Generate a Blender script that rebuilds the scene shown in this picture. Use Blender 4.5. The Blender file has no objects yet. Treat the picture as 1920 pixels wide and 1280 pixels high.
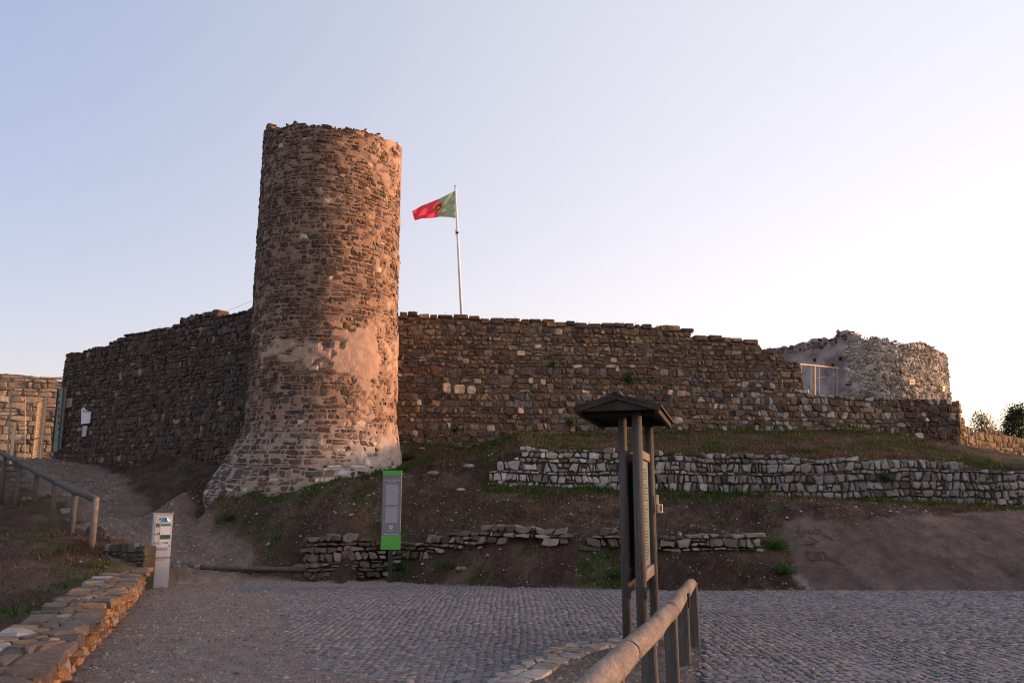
import bpy, math, random
import numpy as np
from mathutils import Vector
R = math.radians
rnd = random.Random(7)
nr = np.random.RandomState(11)

# ------------------------------------------------------------------ camera, sky, sun, exposure
scn = bpy.context.scene
F = 1600.0; PITCH = math.atan(305/1600.0); CZ = 1.65
cam_d = bpy.data.cameras.new('camera'); cam = bpy.data.objects.new('camera', cam_d)
scn.collection.objects.link(cam); scn.camera = cam
cam_d.sensor_width = 36; cam_d.lens = 36*F/1920; cam_d.clip_end = 2000
cam.location = (0, 0, CZ); cam.rotation_euler = (math.pi/2+PITCH, 0, 0)

SUN_AZ = R(84); SUN_EL = R(3.5)          # azimuth clockwise from +Y (to the right of the view)
world = bpy.data.worlds.new('World'); scn.world = world; world.use_nodes = True
wn = world.node_tree.nodes; wl = world.node_tree.links; wn.clear()
w_out = wn.new('ShaderNodeOutputWorld'); w_bg = wn.new('ShaderNodeBackground')
sky = wn.new('ShaderNodeTexSky'); sky.sky_type = 'NISHITA'; sky.sun_disc = False
sky.sun_elevation = SUN_EL; sky.sun_rotation = SUN_AZ
sky.air_density = 1.0; sky.dust_density = 1.2; sky.ozone_density = 2.0; sky.altitude = 100
w_bg.inputs['Strength'].default_value = 0.15
# dusk haze: the sky texture tinted, plus a broad pale glow on the side where the sun goes down
def _vm(op, a, b=None):
    x = wn.new('ShaderNodeVectorMath'); x.operation = op
    for i, q in enumerate((a, b)):
        if q is None: continue
        if isinstance(q, tuple): x.inputs[i].default_value = q
        else: wl.new(q, x.inputs[i])
    return x
w_tc = wn.new('ShaderNodeTexCoord')
w_dot = _vm('DOT_PRODUCT', w_tc.outputs['Generated'], (math.sin(SUN_AZ), math.cos(SUN_AZ), 0.0))
w_mr = wn.new('ShaderNodeMapRange'); w_mr.interpolation_type = 'SMOOTHSTEP'
w_mr.inputs[1].default_value = -.75; w_mr.inputs[2].default_value = .55; w_mr.inputs[3].default_value = 0; w_mr.inputs[4].default_value = 1
wl.new(w_dot.outputs['Value'], w_mr.inputs[0])
w_t = _vm('MULTIPLY', sky.outputs[0], (.60, .45, .46))
w_g = wn.new('ShaderNodeVectorMath'); w_g.operation = 'SCALE'; w_g.inputs[0].default_value = (.84, .67, .42); wl.new(w_mr.outputs[0], w_g.inputs['Scale'])
w_sep = wn.new('ShaderNodeSeparateXYZ'); wl.new(w_tc.outputs['Generated'], w_sep.inputs[0])
w_h = wn.new('ShaderNodeMapRange'); w_h.inputs[1].default_value = 0; w_h.inputs[2].default_value = 1; w_h.inputs[3].default_value = 1; w_h.inputs[4].default_value = 0
wl.new(w_sep.outputs['Z'], w_h.inputs[0])
w_p = wn.new('ShaderNodeMath'); w_p.operation = 'POWER'; w_p.inputs[1].default_value = 3; wl.new(w_h.outputs[0], w_p.inputs[0])
w_hs = wn.new('ShaderNodeVectorMath'); w_hs.operation = 'SCALE'; w_hs.inputs[0].default_value = (.42, .15, .0); wl.new(w_p.outputs[0], w_hs.inputs['Scale'])
w_b = _vm('ADD', w_hs.outputs[0], (.27, .39, .62))
w_c = _vm('ADD', w_t.outputs[0], w_b.outputs[0])
w_a = _vm('ADD', w_c.outputs[0], w_g.outputs[0])
wl.new(w_a.outputs[0], w_bg.inputs['Color']); wl.new(w_bg.outputs[0], w_out.inputs[0])
sun_d = bpy.data.lights.new('sun', 'SUN'); sun = bpy.data.objects.new('sun', sun_d)
scn.collection.objects.link(sun)
sun_d.energy = 1.7; sun_d.angle = R(5.0); sun_d.color = (1.0, 0.54, 0.29)
sdir = Vector((math.sin(SUN_AZ)*math.cos(SUN_EL), math.cos(SUN_AZ)*math.cos(SUN_EL), math.sin(SUN_EL)))
sun.rotation_euler = sdir.to_track_quat('Z', 'Y').to_euler(); sun.location = (30, 10, 20)
scn.view_settings.view_transform = 'Standard'; scn.view_settings.look = 'None'
scn.view_settings.use_curve_mapping = False
scn.cycles.filter_width = 1.1
scn.view_settings.gamma = 1; scn.view_settings.exposure = 2.0

# ------------------------------------------------------------------ helpers
cp, sp = math.cos(PITCH), math.sin(PITCH)
def ray(px, py):
    a, b = px-960.0, 640.0-py
    return np.array((a, F*cp-b*sp, F*sp+b*cp))
def P(px, py, Y):
    d = ray(px, py); return np.array((0, 0, CZ))+d*(Y/d[1])
def G(px, py, z=0.0):
    d = ray(px, py); return np.array((0, 0, CZ))+d*((z-CZ)/d[2])
def proj(p):
    x, y, z = p[..., 0], p[..., 1], p[..., 2]-CZ
    dep = y*cp+z*sp; up = -y*sp+z*cp
    return 960+F*x/dep, 640-F*up/dep, dep

def _h(ix, iy, iz):
    n = (ix*374761393+iy*668265263+iz*2147483647+iz*1274126177) & 0xffffffff
    n = ((n ^ (n >> 13))*1274126177) & 0xffffffff
    n = (n ^ (n >> 16)) & 0xffffffff
    return n/4294967295.0*2-1
def vnoise(x, y, z=0.0):
    x = np.asarray(x, float); y = np.asarray(y, float); z = np.zeros_like(x)+z
    ix, iy, iz = [np.floor(q).astype(np.int64) for q in (x, y, z)]
    fx, fy, fz = x-ix, y-iy, z-iz
    fx, fy, fz = [q*q*(3-2*q) for q in (fx, fy, fz)]
    r = 0
    for a in (0, 1):
        for b in (0, 1):
            for c in (0, 1):
                r = r+_h(ix+a, iy+b, iz+c)*(fx if a else 1-fx)*(fy if b else 1-fy)*(fz if c else 1-fz)
    return r
def fbm(x, y, z=0.0, o=4):
    r = 0; a = 1; s = 0
    x = np.asarray(x, float); y = np.asarray(y, float); z = np.asarray(z, float)
    for i in range(o):
        r = r+a*vnoise(x*2**i+i*17.3, y*2**i-i*9.1, z*2**i+i*3.7); s += a; a *= .5
    return r/s
def sstep(a, b, x):
    t = np.clip((np.asarray(x, float)-a)/(b-a), 0, 1); return t*t*(3-2*t)

def mesh_obj(name, verts, faces, mat, parent=None, cols=None, smooth=False, origin=None, link=True):
    me = bpy.data.meshes.new(name)
    V = np.asarray(verts, np.float32).reshape(-1, 3)
    if origin is not None: V = V-np.asarray(origin, np.float32)
    if isinstance(faces, np.ndarray):
        n, k = faces.shape
        me.vertices.add(len(V)); me.vertices.foreach_set('co', V.ravel())
        me.loops.add(n*k); me.loops.foreach_set('vertex_index', faces.astype(np.int32).ravel())
        me.polygons.add(n)
        me.polygons.foreach_set('loop_start', np.arange(0, n*k, k, dtype=np.int32))
        me.update(calc_edges=True)
    else:
        me.from_pydata(V.tolist(), [], faces)
    if cols is not None:
        ca = me.color_attributes.new('Col', 'FLOAT_COLOR', 'POINT')
        C = np.ones((len(V), 4), np.float32); C[:, :np.asarray(cols).shape[-1]] = cols
        ca.data.foreach_set('color', C.ravel())
    if smooth:
        me.polygons.foreach_set('use_smooth', [True]*len(me.polygons))
    if mat: me.materials.append(mat)
    o = bpy.data.objects.new(name, me)
    if origin is not None: o.location = [float(q) for q in origin]
    if link: scn.collection.objects.link(o)
    if parent is not None:
        o.parent = parent
        o.location = Vector(o.location)-world_loc(parent)
    return o
WL = {}
def world_loc(o):
    v = Vector(o.location)
    if o.parent: v += world_loc(o.parent)
    return v
def tag(o, label=None, cat=None, group=None, kind=None):
    if label: o['label'] = label
    if cat: o['category'] = cat
    if group: o['group'] = group
    if kind: o['kind'] = kind
    return o
def empty(name, loc, label, cat, group=None, kind=None):
    o = bpy.data.objects.new(name, None); scn.collection.objects.link(o)
    o.location = [float(q) for q in loc]; o.empty_display_size = .2
    return tag(o, label, cat, group, kind)

class MB:
    """collects simple shapes into one mesh"""
    def __init__(s): s.v = []; s.f = []; s.c = []
    def add(s, v, f, c=None):
        b = len(s.v); s.v += [tuple(q) for q in v]; s.f += [tuple(i+b for i in q) for q in f]
        if c is not None: s.c += [c]*len(v)
        return s
    def frame_box(s, o, ax, ay, az, c=None, bev=0.0):
        o, ax, ay, az = [np.asarray(q, float) for q in (o, ax, ay, az)]
        if bev <= 0:
            v = [o+i*ax+j*ay+k*az for k in (-.5, .5) for j in (-.5, .5) for i in (-.5, .5)]
            return s.add(v, [(0, 2, 3, 1), (4, 5, 7, 6), (0, 1, 5, 4), (2, 6, 7, 3), (0, 4, 6, 2), (1, 3, 7, 5)], c)
        lx, ly, lz = [np.linalg.norm(q) for q in (ax, ay, az)]
        ux, uy, uz = ax/lx, ay/ly, az/lz
        b = min(bev, lx*.3, ly*.3, lz*.3); v = []
        for k in (-1, 1):
            for j in (-1, 1):
                for i in (-1, 1):
                    hx, hy, hz = i*lx/2, j*ly/2, k*lz/2
                    v += [o+ux*hx+uy*(hy-j*b)+uz*(hz-k*b), o+ux*(hx-i*b)+uy*hy+uz*(hz-k*b), o+ux*(hx-i*b)+uy*(hy-j*b)+uz*hz]
        q = lambda i, j, k: ((k*2+j)*2+i)*3
        f = []
        for k in (0, 1):
            a = [q(0, 0, k)+2, q(1, 0, k)+2, q(1, 1, k)+2, q(0, 1, k)+2]; f.append(a if k else a[::-1])
        for j in (0, 1):
            a = [q(0, j, 0)+1, q(1, j, 0)+1, q(1, j, 1)+1, q(0, j, 1)+1]; f.append(a[::-1] if j else a)
        for i in (0, 1):
            a = [q(i, 0, 0), q(i, 1, 0), q(i, 1, 1), q(i, 0, 1)]; f.append(a if i else a[::-1])
        for j in (0, 1):
            for k in (0, 1):
                f.append([q(0, j, k)+1, q(1, j, k)+1, q(1, j, k)+2, q(0, j, k)+2])
        for i in (0, 1):
            for k in (0, 1):
                f.append([q(i, 0, k), q(i, 1, k), q(i, 1, k)+2, q(i, 0, k)+2])
        for i in (0, 1):
            for j in (0, 1):
                f.append([q(i, j, 0), q(i, j, 1), q(i, j, 1)+1, q(i, j, 0)+1])
        for i in (0, 1):
            for j in (0, 1):
                for k in (0, 1):
                    f.append([q(i, j, k), q(i, j, k)+1, q(i, j, k)+2])
        return s.add(v, f, c)
    def box(s, c, size, rz=0.0, bev=0.0, col=None):
        a, b = math.cos(rz), math.sin(rz)
        return s.frame_box(c, (size[0]*a, size[0]*b, 0), (-size[1]*b, size[1]*a, 0), (0, 0, size[2]), col, bev)
    def tube(s, pts, rad, n=10, cap=True, wob=0.0, seed=0, c=None):
        pts = [np.asarray(p, float) for p in pts]; r_ = random.Random(seed)
        rads = rad if isinstance(rad, (list, tuple)) else [rad]*len(pts)
        t0 = pts[-1]-pts[0]; t0 = t0/np.linalg.norm(t0)
        ref = np.array((0, 0, 1.0)) if abs(t0[2]) < .8 else np.array((0, 1.0, 0))
        e1 = np.cross(t0, ref); e1 /= np.linalg.norm(e1); e2 = np.cross(e1, t0)
        v = []; f = []; ph = r_.random()*6
        for i, p in enumerate(pts):
            for k in range(n):
                a = 2*math.pi*k/n
                q = rads[i]*(1+wob*(math.sin(a*2+ph+i*.5)*.5+(r_.random()-.5)))
                v.append(p+e1*q*math.cos(a)+e2*q*math.sin(a))
        for i in range(len(pts)-1):
            for k in range(n):
                k2 = (k+1) % n; f.append((i*n+k, i*n+k2, (i+1)*n+k2, (i+1)*n+k))
        if cap:
            f.append(tuple(range(n))[::-1]); f.append(tuple((len(pts)-1)*n+k for k in range(n)))
        return s.add(v, f, c)
    def build(s, name, mat, parent=None, smooth=False, origin=None):
        if origin is None and parent is None: origin = tuple(np.asarray(s.v).mean(0))
        if origin is None: origin = tuple(world_loc(parent))
        return mesh_obj(name, s.v, s.f, mat, parent, s.c if s.c else None, smooth, origin)

# ------------------------------------------------------------------ materials
def mat(name, base=(.5, .5, .5), rough=.85, attr=False, var=.35, scale=6, fine=40, bump=.4, bdist=.02, spots=None,
        translucent=0, stretch=None, metallic=0, spec=.25, dirt=None):
    m = bpy.data.materials.new(name); m.use_nodes = True
    n = m.node_tree.nodes; l = m.node_tree.links
    b = n['Principled BSDF']; b.inputs['Roughness'].default_value = rough
    b.inputs['Specular IOR Level'].default_value = spec; b.inputs['Metallic'].default_value = metallic
    geo = n.new('ShaderNodeNewGeometry'); vec = geo.outputs['Position']
    if stretch:
        mp = n.new('ShaderNodeMapping'); mp.inputs['Scale'].default_value = stretch
        l.new(vec, mp.inputs[0]); vec = mp.outputs[0]
    def noise(s, d=4, r=.6):
        t = n.new('ShaderNodeTexNoise'); t.inputs['Scale'].default_value = s
        t.inputs['Detail'].default_value = d; t.inputs['Roughness'].default_value = r
        l.new(vec, t.inputs['Vector']); return t
    if attr:
        a = n.new('ShaderNodeAttribute'); a.attribute_name = 'Col'; col = a.outputs['Color']
    else:
        a = n.new('ShaderNodeRGB'); a.outputs[0].default_value = (*base, 1); col = a.outputs[0]
    def mixc(fac, c1, c2, mode='MIX'):
        x = n.new('ShaderNodeMix'); x.data_type = 'RGBA'; x.blend_type = mode
        for s_, v in ((0, fac), (6, c1), (7, c2)):
            if isinstance(v, (float, int)): x.inputs[s_].default_value = v
            elif isinstance(v, tuple): x.inputs[s_].default_value = (*v, 1)
            else: l.new(v, x.inputs[s_])
        return x.outputs[2]
    def ramp(src, a, c, v0=0.0, v1=1.0):
        x = n.new('ShaderNodeMapRange'); x.inputs[1].default_value = a; x.inputs[2].default_value = c
        x.inputs[3].default_value = v0; x.inputs[4].default_value = v1
        l.new(src, x.inputs[0]); return x.outputs[0]
    n1 = noise(scale, 5, .65); n2 = noise(fine, 3, .7)
    v1 = ramp(n1.outputs['Fac'], .25, .75, 1-var, 1+var); v2 = ramp(n2.outputs['Fac'], .25, .75, 1-var*.8, 1+var*.8)
    mu = n.new('ShaderNodeMath'); mu.operation = 'MULTIPLY'; l.new(v1, mu.inputs[0]); l.new(v2, mu.inputs[1])
    vm = n.new('ShaderNodeVectorMath'); vm.operation = 'SCALE'; l.new(col, vm.inputs[0]); l.new(mu.outputs[0], vm.inputs['Scale'])
    col = vm.outputs[0]
    for sc, lo, hi, c, amt in (spots or []):
        t = noise(sc, 6, .7); col = mixc(ramp(t.outputs['Fac'], lo, hi, 0, amt), col, c)
    l.new(col, b.inputs['Base Color'])
    bp = n.new('ShaderNodeBump'); bp.inputs['Strength'].default_value = bump; bp.inputs['Distance'].default_value = bdist
    ad = n.new('ShaderNodeMath'); ad.operation = 'ADD'; l.new(n1.outputs['Fac'], ad.inputs[0]); l.new(n2.outputs['Fac'], ad.inputs[1])
    l.new(ad.outputs[0], bp.inputs['Height']); l.new(bp.outputs[0], b.inputs['Normal'])
    if translucent:
        tr = n.new('ShaderNodeBsdfTranslucent'); l.new(col, tr.inputs['Color'])
        ms = n.new('ShaderNodeMixShader'); ms.inputs[0].default_value = translucent
        l.new(b.outputs[0], ms.inputs[1]); l.new(tr.outputs[0], ms.inputs[2]); l.new(ms.outputs[0], n['Material Output'].inputs[0])
    return m
LICH = (14, .60, .70, (.42, .40, .36), .55); OCHRE = (9, .62, .72, (.28, .19, .07), .4)
M = dict(
    stone=mat('rubble_stone', attr=True, var=.38, scale=9, fine=55, bump=.7, bdist=.03, spots=[LICH, OCHRE], rough=.95),
    mortar=mat('lime_mortar', attr=True, var=.25, scale=5, fine=45, bump=.8, bdist=.03, rough=.97),
    slab=mat('flat_slab_stone', attr=True, var=.3, scale=7, fine=60, bump=.4, bdist=.015, spots=[LICH], rough=.9),
    ground=mat('bare_earth', attr=True, var=.35, scale=4, fine=38, bump=.8, bdist=.03, rough=1, spec=.1),
    cobble=mat('granite_cobble', attr=True, var=.25, scale=14, fine=120, bump=.5, bdist=.006, rough=.8),
    pebble=mat('loose_grit', attr=True, var=.2, scale=14, fine=90, bump=.2, rough=.95),
    grass=mat('grass_blades', attr=True, var=.25, scale=2, fine=12, bump=0, rough=.9, translucent=.25, spec=.1),
    leaf=mat('weed_leaves', attr=True, var=.3, scale=3, fine=20, bump=0, rough=.8, translucent=.3, spec=.15),
    wood=mat('weathered_wood', (.098, .088, .082), var=.35, scale=3, fine=16, bump=.9, bdist=.008, stretch=(6, 6, .4), rough=.9, spots=[(2.5, .55, .68, (.05, .04, .034), .6)]),
    log=mat('peeled_log', (.185, .150, .128), var=.5, scale=2.2, fine=22, bump=.9, bdist=.006, stretch=(3.5, .6, 3.5), rough=.9,
            spots=[(1.3, .55, .7, (.12, .09, .075), .5), (4, .62, .70, (.06, .045, .038), .7)]),
    darkwood=mat('tarred_boards', (.045, .036, .034), var=.4, scale=3, fine=18, bump=.6, bdist=.006, rough=.9),
    paint=mat('grey_paint', (.42, .41, .43), var=.1, scale=3, fine=30, bump=.05, rough=.5),
    steel=mat('galvanised_steel', (.30, .28, .27), var=.15, scale=5, fine=40, bump=.05, rough=.5, metallic=.3),
    greenmetal=mat('pale_green_metal', (.20, .215, .20), var=.35, scale=9, fine=25, bump=.1, rough=.6),
    rustmetal=mat('tan_painted_metal', (.74, .50, .28), var=.2, scale=9, fine=25, bump=.1, rough=.6),
    darkmetal=mat('black_steel', (.03, .032, .036), var=.2, bump=.05, rough=.6),
    green=mat('sign_green', (.10, .36, .06), var=.12, bump=.02, rough=.5),
    signgrey=mat('sign_grey', (.19, .185, .20), var=.06, bump=.02, rough=.5),
    white=mat('sign_white', (.72, .70, .72), var=.08, bump=.02, rough=.6),
    letters=mat('pale_print', (.6, .6, .62), var=.03, bump=0, rough=.6),
    blackink=mat('black_marker', (.02, .02, .025), var=.03, bump=0, rough=.6),
    blueink=mat('blue_marker', (.06, .06, .22), var=.03, bump=0, rough=.6),
    redink=mat('faded_red_marker', (.40, .10, .10), var=.1, bump=0, rough=.6),
    paper=mat('poster_paper', attr=True, var=.06, bump=0.02, rough=.7),
    cream=mat('cream_plastic', (.72, .56, .34), var=.05, bump=0.02, rough=.5),
    flag=mat('flag_cloth', attr=True, var=.08, scale=3, bump=.02, rough=.9, translucent=.5),
    plaster=mat('old_render', attr=True, var=.25, scale=2.5, fine=24, bump=.5, bdist=.02, rough=.95),
    bark=mat('bark', (.10, .075, .055), var=.4, bump=.6),
    panel=mat('green_white_board', (.125, .16, .13), var=.1, scale=6, bump=.02, rough=.5),
)

# ------------------------------------------------------------------ masonry
def clip(poly, nx, ny, c):
    out = []; n = len(poly)
    for i in range(n):
        a = poly[i]; b = poly[(i+1) % n]
        da = a[0]*nx+a[1]*ny-c; db = b[0]*nx+b[1]*ny-c
        if da <= 0: out.append(a)
        if (da < 0 < db) or (db < 0 < da):
            t = da/(da-db); out.append((a[0]+(b[0]-a[0])*t, a[1]+(b[1]-a[1])*t))
    return out
def stone_cells(U, v0, v1, hw, hh, gap, rng, jit=.12, split=.12, wav=.0, inside=None):
    rows = []; v = v0
    while v < v1:
        h = hh*rng.uniform(.62, 1.4); u = -rng.random()*hw; row = []
        while u < U+hw*.5:
            w = hw*rng.choice((.5, .7, .85, 1, 1.2, 1.55))*rng.uniform(.85, 1.15)
            dv = wav*math.sin(u*1.1+v*.7)+wav*.6*math.sin(u*2.7+v*1.9)
            uc = u+w*.5; vc = v+h*.5+dv
            if rng.random() < split and h > hh*.8:
                row.append((uc+rng.uniform(-.1, .1)*w, vc-h*.24)); row.append((uc+rng.uniform(-.1, .1)*w, vc+h*.26))
            else:
                row.append((uc+rng.uniform(-jit, jit)*w*.5, vc+rng.uniform(-jit, jit)*h))
            u += w
        row.sort(); rows.append(row); v += h
    a = hw/hh*.72; out = []
    for ri, row in enumerate(rows):
        near = []
        for k in range(max(0, ri-2), min(len(rows), ri+3)): near.append(rows[k])
        ptr = [0]*len(near)
        for (x, y) in row:
            if inside and not inside(x, y): continue
            ys = y*a; R_ = hw*1.15; Ry = hh*1.25*a
            poly = [(x-R_, ys-Ry), (x+R_, ys-Ry), (x+R_, ys+Ry), (x-R_, ys+Ry)]
            for ki, rw in enumerate(near):
                p = ptr[ki]
                while p < len(rw) and rw[p][0] < x-2.3*hw: p += 1
                ptr[ki] = p
                while p < len(rw) and rw[p][0] <= x+2.3*hw:
                    qx, qy = rw[p]; p += 1
                    if qx == x and qy == y: continue
                    dx, dy = qx-x, qy*a-ys; L = math.hypot(dx, dy)
                    if L < 1e-6 or L > 5*hw: continue
                    dx /= L; dy /= L
                    g = gap*.5*math.sqrt(dx*dx+(a*dy)**2)
                    poly = clip(poly, dx, dy, dx*x+dy*ys+L*.5-g)
                    if len(poly) < 3: break
                if len(poly) < 3: break
            if len(poly) < 3: continue
            poly = [(q[0], q[1]/a) for q in poly]
            # merge near-coincident
            pp = []
            for q in poly:
                if not pp or math.hypot(q[0]-pp[-1][0], q[1]-pp[-1][1]) > hh*.12: pp.append(q)
            if len(pp) > 1 and math.hypot(pp[0][0]-pp[-1][0], pp[0][1]-pp[-1][1]) < hh*.12: pp.pop()
            if len(pp) < 3: continue
            ar = abs(sum(pp[i][0]*pp[(i+1) % len(pp)][1]-pp[(i+1) % len(pp)][0]*pp[i][1] for i in range(len(pp))))*.5
            if ar < hw*hh*.10: continue
            # cut corners
            res = []; n = len(pp)
            for i in range(n):
                p0, p1, p2 = pp[i-1], pp[i], pp[(i+1) % n]
                if rng.random() < .62 and len(res)+(n-i) < 9:
                    t = rng.uniform(.16, .3)
                    res.append((p1[0]+(p0[0]-p1[0])*t, p1[1]+(p0[1]-p1[1])*t)); res.append((p1[0]+(p2[0]-p1[0])*t, p1[1]+(p2[1]-p1[1])*t))
                else: res.append(p1)
            out.append((x, y, ar, res))
    return out

def course_cells(U, v0, v1, hw, hh, gap, rng, jit=.12, split=.12, wav=.0, inside=None):
    out = []; v = v0; ks = []
    while v < v1+hh:
        ks.append(v); v += hh*rng.choice((.6, .8, .95, 1.1, 1.4))*rng.uniform(.9, 1.1)
    uu = np.arange(-1, U+1.5, .11); B = []
    for k, v in enumerate(ks):
        B.append(v+wav*fbm(uu*.5, uu*0+v*.35, 1.7, 2)*1.6+hh*.22*vnoise(uu*1.9, uu*0+k*3.1)+hh*.12*vnoise(uu*5.3, uu*0+k*1.7))
    bf = lambda k, x: B[k][min(max(int((x+1)/.11), 0), len(uu)-2)]
    def emit(c):       # corner list, counter-clockwise
        n = len(c); mx = sum(p[0] for p in c)/n; my = sum(p[1] for p in c)/n
        if inside and not inside(mx, my): return
        w_ = max(p[0] for p in c)-min(p[0] for p in c); h_ = max(p[1] for p in c)-min(p[1] for p in c)
        if w_ < hh*.25 or h_ < hh*.22: return
        gx = max(.3, 1-gap/w_); gy = max(.3, 1-gap/h_); J = jit*min(w_, h_)*.5
        q = [(mx+(p[0]-mx)*gx+rng.uniform(-J, J)*.6, my+(p[1]-my)*gy+rng.uniform(-J, J)*.6) for p in c]
        res = []
        for i in range(n):
            p0, p1, p2 = q[i-1], q[i], q[(i+1) % n]
            if rng.random() < .7 and len(res)+(n-i) < 8:
                t = rng.uniform(.10, .30); t2 = rng.uniform(.10, .30)
                res.append((p1[0]+(p0[0]-p1[0])*t, p1[1]+(p0[1]-p1[1])*t)); res.append((p1[0]+(p2[0]-p1[0])*t2, p1[1]+(p2[1]-p1[1])*t2))
            else: res.append(p1)
        ar = abs(sum(res[i][0]*res[(i+1) % len(res)][1]-res[(i+1) % len(res)][0]*res[i][1] for i in range(len(res))))*.5
        out.append((mx, my, ar, res))
    for k in range(len(ks)-1):
        H = ks[k+1]-ks[k]; u = -rng.random()*hw; sl0 = rng.uniform(-1, 1)*jit*H*.8
        while u < U+hw*.3:
            w = hw*rng.choice((.4, .6, .8, 1, 1.2, 1.6))*rng.uniform(.85, 1.15)
            if H > hh*1.15: w *= .85
            sl1 = rng.uniform(-1, 1)*jit*H*.8
            a, b = u, u+w
            bl, br = bf(k, a), bf(k, b); tl_, tr_ = bf(k+1, a), bf(k+1, b); m_ = (a+b)/2
            r = rng.random()
            if r < split and H > hh*.75:
                t = rng.uniform(.35, .65); ml, mr = bl+(tl_-bl)*t+rng.uniform(-.1, .1)*H, br+(tr_-br)*t+rng.uniform(-.1, .1)*H
                emit([(a, bl), (b, br), (b+sl1*.5, mr), (a+sl0*.5, ml)])
                if rng.random() < .5 and w > hw*.8:
                    c = a+w*rng.uniform(.35, .65); mm = (ml+mr)/2; tm = bf(k+1, c)
                    emit([(a+sl0*.5, ml), (c, mm), (c, tm), (a+sl0, tl_)]); emit([(c, mm), (b+sl1*.5, mr), (b+sl1, tr_), (c, tm)])
                else: emit([(a+sl0*.5, ml), (b+sl1*.5, mr), (b+sl1, tr_), (a+sl0, tl_)])
            elif w > hw*1.05:
                emit([(a, bl), (m_, bf(k, m_)+rng.uniform(-.1, .05)*H), (b, br), (b+sl1, tr_), (m_, bf(k+1, m_)+rng.uniform(-.05, .12)*H), (a+sl0, tl_)])
            else: emit([(a, bl), (b, br), (b+sl1, tr_), (a+sl0, tl_)])
            sl0 = sl1; u += w
    return out

def stone_mesh(poly, proud, dep, rng, round_=.78, tilt=.35):
    """local (u,v,d) rings of one stone"""
    cx = sum(p[0] for p in poly)/len(poly); cy = sum(p[1] for p in poly)/len(poly)
    n = len(poly); tx = rng.uniform(-tilt, tilt); ty = rng.uniform(-tilt, tilt); sz = max(abs(p[0]-cx) for p in poly)+1e-3
    L = []
    for p in poly: L.append((p[0], p[1], -dep))
    for p in poly:
        k = .965; L.append((cx+(p[0]-cx)*k, cy+(p[1]-cy)*k, proud*(.55+rng.uniform(-.15, .15))))
    for p in poly:
        k = round_+rng.uniform(-.07, .07); q = (p[0]-cx)/sz*tx+(p[1]-cy)/sz*ty
        L.append((cx+(p[0]-cx)*k, cy+(p[1]-cy)*k, proud*(1+q+rng.uniform(-.15, .15))))
    L.append((cx+rng.uniform(-.1, .1)*sz, cy, proud*(1.08+rng.uniform(-.15, .15))))
    f = []
    for i in range(n):
        j = (i+1) % n
        f.append((i, j, n+j, n+i)); f.append((n+i, n+j, 2*n+j, 2*n+i)); f.append((2*n+i, 2*n+j, 3*n))
    return L, f

class PathWall:
    """wall face along a plan polyline; outward normal is to the right of travel (towards the viewer when going +X)"""
    def __init__(s, pts, smooth=0, batter=0.0, vref=0.0):
        pts = np.asarray(pts, float)[:, :2]
        seg = np.linalg.norm(np.diff(pts, axis=0), axis=1); u = np.concatenate(([0], np.cumsum(seg)))
        s.U = u[-1]; n = max(60, int(s.U/.08)); s.u = np.linspace(0, s.U, n)
        x = np.interp(s.u, u, pts[:, 0]); y = np.interp(s.u, u, pts[:, 1])
        for _ in range(smooth):
            x[1:-1] = (x[:-2]+2*x[1:-1]+x[2:])/4; y[1:-1] = (y[:-2]+2*y[1:-1]+y[2:])/4
        s.x, s.y = x, y
        tx, ty = np.gradient(x, s.u), np.gradient(y, s.u); L = np.hypot(tx, ty)
        s.nx, s.ny = ty/L, -tx/L; s.tx, s.ty = tx/L, ty/L; s.batter = batter; s.vref = vref
    def __call__(s, u, v, d):
        u = np.asarray(u, float); v = np.asarray(v, float); d = np.asarray(d, float)-s.batter*(v-s.vref)
        uc = np.clip(u, 0, s.U); e = u-uc
        x = np.interp(uc, s.u, s.x)+np.interp(uc, s.u, s.tx)*e; y = np.interp(uc, s.u, s.y)+np.interp(uc, s.u, s.ty)*e
        nx = np.interp(uc, s.u, s.nx); ny = np.interp(uc, s.u, s.ny)
        return np.stack([x+nx*d, y+ny*d, v], -1)
    def hit(s, px, py):
        """(u,z) where the sight line through a photo point meets the wall face"""
        d = ray(px, py); # horizontal dir
        side = s.x*d[1]-s.y*d[0]
        k = np.where(np.sign(side[:-1]) != np.sign(side[1:]))[0]
        if len(k) == 0: k = [int(np.argmin(np.abs(side)))-0]; k = [min(max(k[0], 0), len(s.u)-2)]
        best = None
        for i in k:
            den = side[i]-side[i+1]; t = np.clip(side[i]/den if abs(den) > 1e-9 else 0, 0, 1)
            u = s.u[i]+(s.u[i+1]-s.u[i])*t; X = np.interp(u, s.u, s.x); Y = np.interp(u, s.u, s.y)
            if best is None or Y < best[1]: best = (u, Y)
        u, Y = best; return u, CZ+d[2]*Y/d[1]
    def prof(s, pts):
        q = sorted(s.hit(a, b) for a, b in pts); U_ = [a for a, b in q]; Z_ = [b for a, b in q]
        return lambda u: np.interp(u, U_, Z_)

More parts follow.
